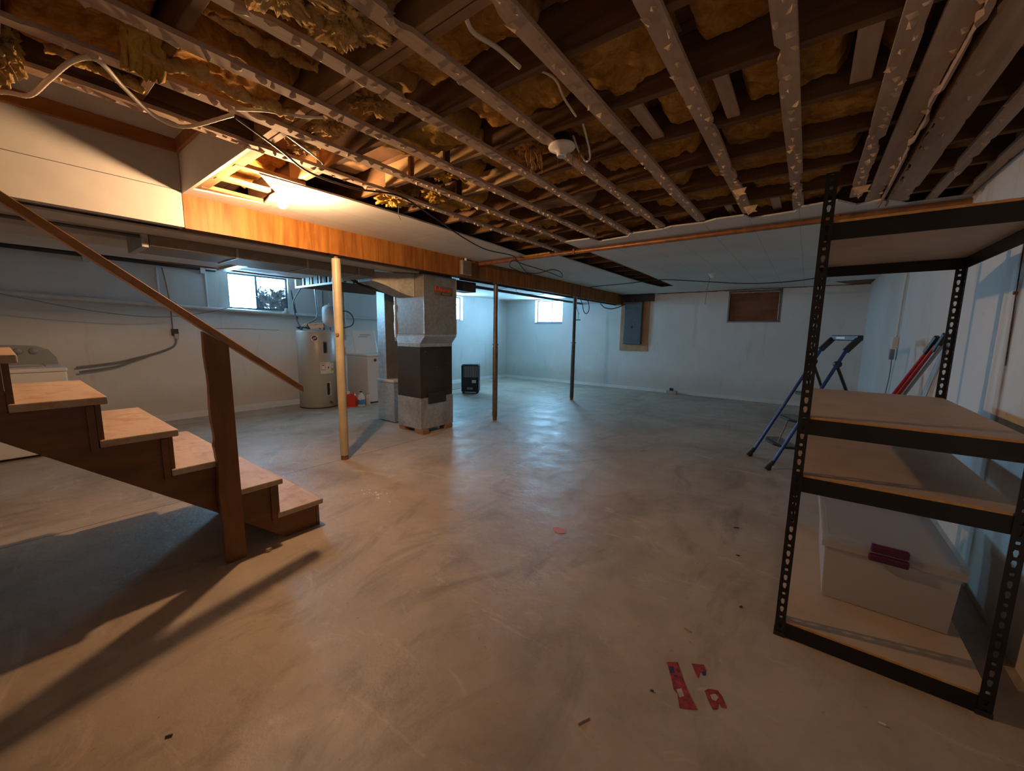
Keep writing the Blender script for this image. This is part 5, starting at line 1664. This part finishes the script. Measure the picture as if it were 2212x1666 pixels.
for (x, y) in ((RX0, RY0), (RX1, RY0), (RX0, RY1), (RX1, RY1)):
    sx_ = 1 if x == RX0 else -1
    sy_ = 1 if y == RY0 else -1
    MB().box(x - sx_ * 0.003, x + sx_ * 0.041, y - sy_ * 0.003, y + sy_ * 0.041, 0, 0.02).build('foot_cap', M['black'], t)

# ---- storage bin on the bottom shelf
BX0, BX1, BY0, BY1, BZ0, BZ1 = 0.160, 0.625, 2.40, 3.10, 0.085, 0.385
t = thing('storage_bin', 'cloudy plastic storage bin with clear lid on the bottom shelf of the rack', 'storage bin', (0.39, 2.76, BZ0))


def tubshell(x0, x1, y0, y1, z0, z1, tap, b, th=0.004):
    bo = [(x0 + tap, y0 + tap), (x1 - tap, y0 + tap), (x1 - tap, y1 - tap), (x0 + tap, y1 - tap)]
    to = [(x0, y0), (x1, y0), (x1, y1), (x0, y1)]
    vs = [(p[0], p[1], z0) for p in bo] + [(p[0], p[1], z1) for p in to]
    b.add(vs, [(0, 1, 2, 3)] + [(i, (i + 1) % 4, 4 + (i + 1) % 4, 4 + i) for i in range(4)])
    return b


o = tubshell(BX0, BX1, BY0, BY1, BZ0, BZ1, 0.014, MB()).build('bin_body', M['tub'], t)
md = o.modifiers.new('thick', 'SOLIDIFY')
md.thickness = 0.003
rim = MB()
rim.box(BX0 - 0.012, BX1 + 0.012, BY0 - 0.012, BY0, BZ1 - 0.030, BZ1 + 0.004).box(BX0 - 0.012, BX1 + 0.012, BY1, BY1 + 0.012, BZ1 - 0.030, BZ1 + 0.004)
rim.box(BX0 - 0.012, BX0, BY0, BY1, BZ1 - 0.030, BZ1 + 0.004).box(BX1, BX1 + 0.012, BY0, BY1, BZ1 - 0.030, BZ1 + 0.004)
rim.build('rim', M['tub'], t, bevel=0.002)
ldm = MB()
ldm.box(BX0 + 0.01, BX1 - 0.01, BY0 + 0.01, BY1 - 0.01, BZ1 + 0.030, BZ1 + 0.033)
ldm.box(BX0 - 0.014, BX1 + 0.014, BY0 - 0.014, BY0 + 0.01, BZ1 + 0.005, BZ1 + 0.034).box(BX0 - 0.014, BX1 + 0.014, BY1 - 0.01, BY1 + 0.014, BZ1 + 0.005, BZ1 + 0.034)
ldm.box(BX0 - 0.014, BX0 + 0.01, BY0 + 0.01, BY1 - 0.01, BZ1 + 0.005, BZ1 + 0.034).box(BX1 - 0.01, BX1 + 0.014, BY0 + 0.01, BY1 - 0.01, BZ1 + 0.005, BZ1 + 0.034)
ldm.build('lid', M['tub_lid'], t, bevel=0.002)
for (xx0, xx1, yy) in ((0.325, 0.455, BY0 - 0.028),):
    MB().box(xx0, xx1, yy, yy + 0.030, BZ1 + 0.006, BZ1 + 0.042).build('latch', M['maroon'], t, bevel=0.007)
    MB().box(xx0 - 0.004, xx1 + 0.002, yy - 0.004, yy + 0.020, BZ1 - 0.036, BZ1 - 0.002).build('handle_grip', M['maroon'], t, bevel=0.007)

# ================================================================== STEP LADDER
F1 = Vector((-0.20, 4.76, 0))
F2 = Vector((-0.41, 5.19, 0))
dd = (F2 - F1).normalized()
nn = Vector((0.897, 0.441, 0))
t = thing('step_ladder', 'blue step ladder with black treads standing behind the shelving rack', 'ladder', (0, 5, 0))


def LP(s, h, z):
    return F1 + dd * s + nn * h + Vector((0, 0, z))


W0 = (F2 - F1).length
for s in (0, W0):
    MB().tube([LP(s, 0.02, 0.05), LP(s + (0.03 if s == 0 else -0.03), 0.60, 1.29)], 0.0165, 10).build('front_rail', M['blue'], t)
    MB().tube([LP(s, -0.025, 0.0), LP(s, -0.01, 0.012), LP(s, 0.012, 0.07), LP(s, 0.03, 0.10)], [0.032, 0.030, 0.020, 0.019], 10).build('rubber_foot', M['black'], t)
    MB().tube([LP(s + (0.03 if s == 0 else -0.03), 0.52, 1.11), LP(s, 0.98, 0.03)], 0.014, 8).build('rear_leg', M['black'], t)
    MB().tube([LP(s, 0.975, 0.0), LP(s, 0.98, 0.06)], [0.024, 0.018], 8).build('rear_foot', M['black'], t)
    MB().tube([LP(s + (0.012 if s == 0 else -0.012), 0.525, 1.12), LP(s + (0.048 if s == 0 else -0.048), 0.525, 1.12)], 0.032, 12).build('hinge', M['black'], t)
    MB().bar(LP(s + (0.03 if s == 0 else -0.03), 0.58, 1.25), LP(s + (0.03 if s == 0 else -0.03), 0.68, 1.37), 0.03, 0.05).build('handle_arm', M['black'], t)
for z in (0.25, 0.52, 0.79):
    h = 0.02 + z / 1.29 * 0.58
    b = MB()
    c = [LP(0.02, h - 0.01, z), LP(W0 - 0.02, h - 0.01, z), LP(W0 - 0.02, h + 0.14, z), LP(W0 * 0.75, h + 0.22, z), LP(W0 * 0.25, h + 0.22, z), LP(0.02, h + 0.14, z)]
    c = [LP(0.02, h + 0.01, z), LP(W0 * 0.3, h - 0.055, z), LP(W0 * 0.7, h - 0.055, z), LP(W0 - 0.02, h + 0.01, z), LP(W0 - 0.02, h + 0.15, z), LP(0.02, h + 0.15, z)]
    vs = [p + Vector((0, 0, -0.022)) for p in c] + c
    b.add(vs, [(5, 4, 3, 2, 1, 0), (6, 7, 8, 9, 10, 11)] + [(i, (i + 1) % 6, 6 + (i + 1) % 6, 6 + i) for i in range(6)])
    st = b.build('step_tread', M['black'], t, bevel=0.003)
    rb = MB()
    for q in range(5):
        rb.bar(LP(0.05, h + 0.01 + q * 0.028, z + 0.0015), LP(W0 - 0.05, h + 0.01 + q * 0.028, z + 0.0015), 0.006, 0.002)
    stuff(rb.build('grip_ribs', M['grey_plastic'], st))
MB().tube([LP(W0 * 0.42, 0.22, 0.50), LP(W0 * 0.42, 0.15, 0.25)], 0.007, 7).build('step_link', M['grey_cable'], t)
hp = smooth_pts([LP(0.03, 0.68, 1.36), LP(0.05, 0.70, 1.39), LP(W0 - 0.05, 0.70, 1.39), LP(W0 - 0.03, 0.68, 1.36)], 5)
MB().bar(LP(0.02, 0.69, 1.38), LP(W0 - 0.02, 0.69, 1.38), 0.05, 0.055).build('top_handle', M['black'], t, bevel=0.008)
MB().bar(LP(W0 * 0.45, 0.664, 1.38), LP(W0 * 0.75, 0.664, 1.38), 0.002, 0.02).build('handle_label', M['paperwhite'], t)

# ---- red and grey folded frame leaning on the right wall
t = thing('folded_frame', 'red and grey folded frame with black end caps leaning on the right wall', 'folding frame', (0.5, 5.4, 0))
for k, (dy_, mt) in enumerate(((0.0, 'red'), (-0.07, 'red'), (-0.15, 'alu'))):
    MB().tube([(0.40 + 0.03 * k, 5.50 + dy_, 0.002), (0.765 + 0.012 * k, 4.32 + dy_ * 0.8, 1.335)], 0.015, 10).build('rail', M[mt], t)
MB().bar((0.742, 4.37, 1.27), (0.775, 4.27, 1.40), 0.03, 0.032).build('end_cap', M['black'], t, bevel=0.006)
MB().bar((0.768, 4.25, 1.29), (0.795, 4.16, 1.42), 0.03, 0.032).build('end_cap', M['black'], t, bevel=0.006)

# ---- outlet and conduit on the right wall
t = thing('wall_outlet', 'pale outlet box with conduit on the right wall behind the ladder', 'outlet', (WR, 6.3, 1.3))
MB().box(WR - 0.055, WR - 0.001, 6.20, 6.34, 1.27, 1.40).build('box', M['pvc'], t, bevel=0.005)
MB().tube([(WR - 0.02, 6.25, 1.40), (WR - 0.02, 6.22, 1.8), (WR - 0.02, 6.15, ZC)], 0.011, 8).build('conduit', M['pvc'], t)
MB().box(WR - 0.06, WR - 0.02, 6.22, 6.28, 1.14, 1.26).build('plug', M['grey_plastic'], t, bevel=0.004)
cable([(WR - 0.03, 6.28, 1.15), (WR - 0.02, 6.35, 0.95), (WR - 0.02, 6.5, 0.6), (WR - 0.02, 6.55, 0.3), (WR - 0.02, 6.6, 0.02)], 0.005, 'grey_cable', 'power_cord', 'thin cord hanging from the outlet on the right wall', sides=6)
t = thing('wall_crack', 'thin dark crack line running down the right wall near the rack', 'rod', (WR, 3.1, 1.3))
MB().tube([(WR - 0.005, 3.20, 2.30), (WR - 0.005, 3.16, 1.6), (WR - 0.005, 3.13, 1.25)], 0.003, 7).build('rod', M['soil'], t)  # thin tube added for the crack line in the wall
MB().lathe([(0.009, -0.012), (0.009, 0)], (WR - 0.002, 3.165, 1.62), 10, 'X').build('fixing', M['rust'], t)
o = MB().box(0.64, 0.66, 1.9, 3.9, ZC - 0.02, ZC - 0.012).build('edge_lath', M['newjoist'])
bpy.data.objects.remove(o)


# ================================================================== FLOOR SCRAPS
def floor_patch(poly, z, mat, name, lab, cat, group=None, kids=()):
    o = MB().prism(poly, 0.0005, z, 'Z').build(name, M[mat])
    tag(o, lab, cat, group)
    for (pl, mt, nm, zz) in kids:
        MB().prism(pl, z + 0.0002, zz, 'Z').build(nm, M[mt], o)
    return o


def fl(px, py):
    """where a line of sight meets the floor, used once to place stickers measured on the photograph"""
    v = r2 * ((px - 1106) / 839.29) + d2 * ((py - 833) / 839.29) + fwd
    k = -CAM_H / v.z
    return (v.x * k, v.y * k)


P1 = [fl(*p) for p in [(1440, 1431), (1464, 1431), (1477, 1470), (1489, 1500), (1507, 1534), (1488, 1533), (1468, 1530), (1463, 1500), (1455, 1490), (1450, 1465)]]
floor_patch(P1, 0.0015, 'tape_red', 'floor_sticker', 'long red torn sticker on the floor, left of the three', 'sticker', 'torn red stickers on the floor',
            [([fl(*p) for p in [(1445, 1441), (1455, 1441), (1457, 1454), (1447, 1454)]], 'navy', 'print_mark', 0.002), ([fl(*p) for p in [(1461, 1490), (1472, 1488), (1478, 1505), (1468, 1508)]], 'brick', 'bare_patch', 0.002)])
P2 = [fl(*p) for p in [(1494, 1434), (1520, 1437), (1526, 1450), (1520, 1458), (1512, 1452), (1508, 1466), (1502, 1455)]]
floor_patch(P2, 0.0015, 'tape_red', 'floor_sticker', 'small red and white torn sticker on the floor, upper right of the three', 'sticker', 'torn red stickers on the floor',
            [([fl(*p) for p in [(1516, 1452), (1523, 1450), (1525, 1459), (1518, 1460)]], 'navy', 'print_mark', 0.002)])
P3 = [fl(*p) for p in [(1522, 1493), (1530, 1489), (1550, 1492), (1560, 1505), (1570, 1530), (1558, 1529), (1552, 1518), (1550, 1532), (1540, 1534), (1530, 1515)]]
floor_patch(P3, 0.0015, 'tape_red', 'floor_sticker', 'horseshoe-shaped red torn sticker on the floor, lower right of the three', 'sticker', 'torn red stickers on the floor',
            [([fl(*p) for p in [(1534, 1502), (1545, 1500), (1552, 1508), (1546, 1516), (1538, 1512)]], 'brick', 'bare_patch', 0.002)])
P4 = [fl(*p) for p in [(1195, 1141), (1205, 1139), (1222, 1146), (1222, 1153), (1208, 1154), (1198, 1149)]]
floor_patch(P4, 0.0025, 'pink', 'floor_scrap', 'small pink paper scrap in the middle of the floor', 'scrap')
for k, ((px, py), L, a, mt, lab) in enumerate([((1590, 1141), 0.035, 0.6, 'soil', 'dark splinter on the floor left of the rack, far one'), ((1594, 1201), 0.02, 0.2, 'soil', 'dark crumb on the floor below the far splinter'),
                                              ((1600, 1312), 0.018, 1.0, 'soil', 'dark crumb on the floor nearest the rack leg'), ((1260, 1558), 0.05, 1.1, 'tread', 'pale straw-like sliver on the floor near the bottom edge'),
                                              ((1485, 1362), 0.03, -0.3, 'tread', 'pale sliver on the floor above the red stickers'), ((1408, 1494), 0.012, 0.3, 'soil', 'tiny dark crumb left of the long red sticker'),
                                              ((1905, 1566), 0.02, 0.0, 'paperwhite', 'tiny white fleck on the floor in front of the rack'), ((365, 1592), 0.02, 1.0, 'soil', 'dark speck on the floor at the lower left')]):
    x, y = fl(px, py)
    o = MB().obox((x, y, 0.004), (L, 0.005, 0.005), Matrix.Rotation(a, 3, 'Z')).build('floor_debris', M[mt])
    tag(o, lab, 'debris', 'bits of debris on the floor')

b = MB()
rr = random.Random(31)
for i in range(26):
    x, y = -2.82 + rr.gauss(0, 0.07), 1.83 + rr.gauss(0, 0.035)
    s = rr.uniform(0.003, 0.012)
    b.box(x - s, x + s, y - s * 0.5, y + s * 0.5, 0.0003, 0.0018)
o = b.build('paint_flecks', M['paperwhite'])
tag(o, 'scatter of tiny white paint flecks on the floor beyond the bottom stair', 'debris', kind='stuff')
o = MB().prism([(0.30, 9.15), (WR - 0.01, 9.05), (WR - 0.01, WB - 0.02), (0.55, WB - 0.02), (0.42, 9.45)], ZC - 0.004, ZC - 0.0005, 'Z').build('hole_shade', M['deck'])  # dark sheet under the tiles, the hole's darkness put into its colour
tag(o, 'dark sheet standing in for the ceiling hole in the far right corner', 'patch')
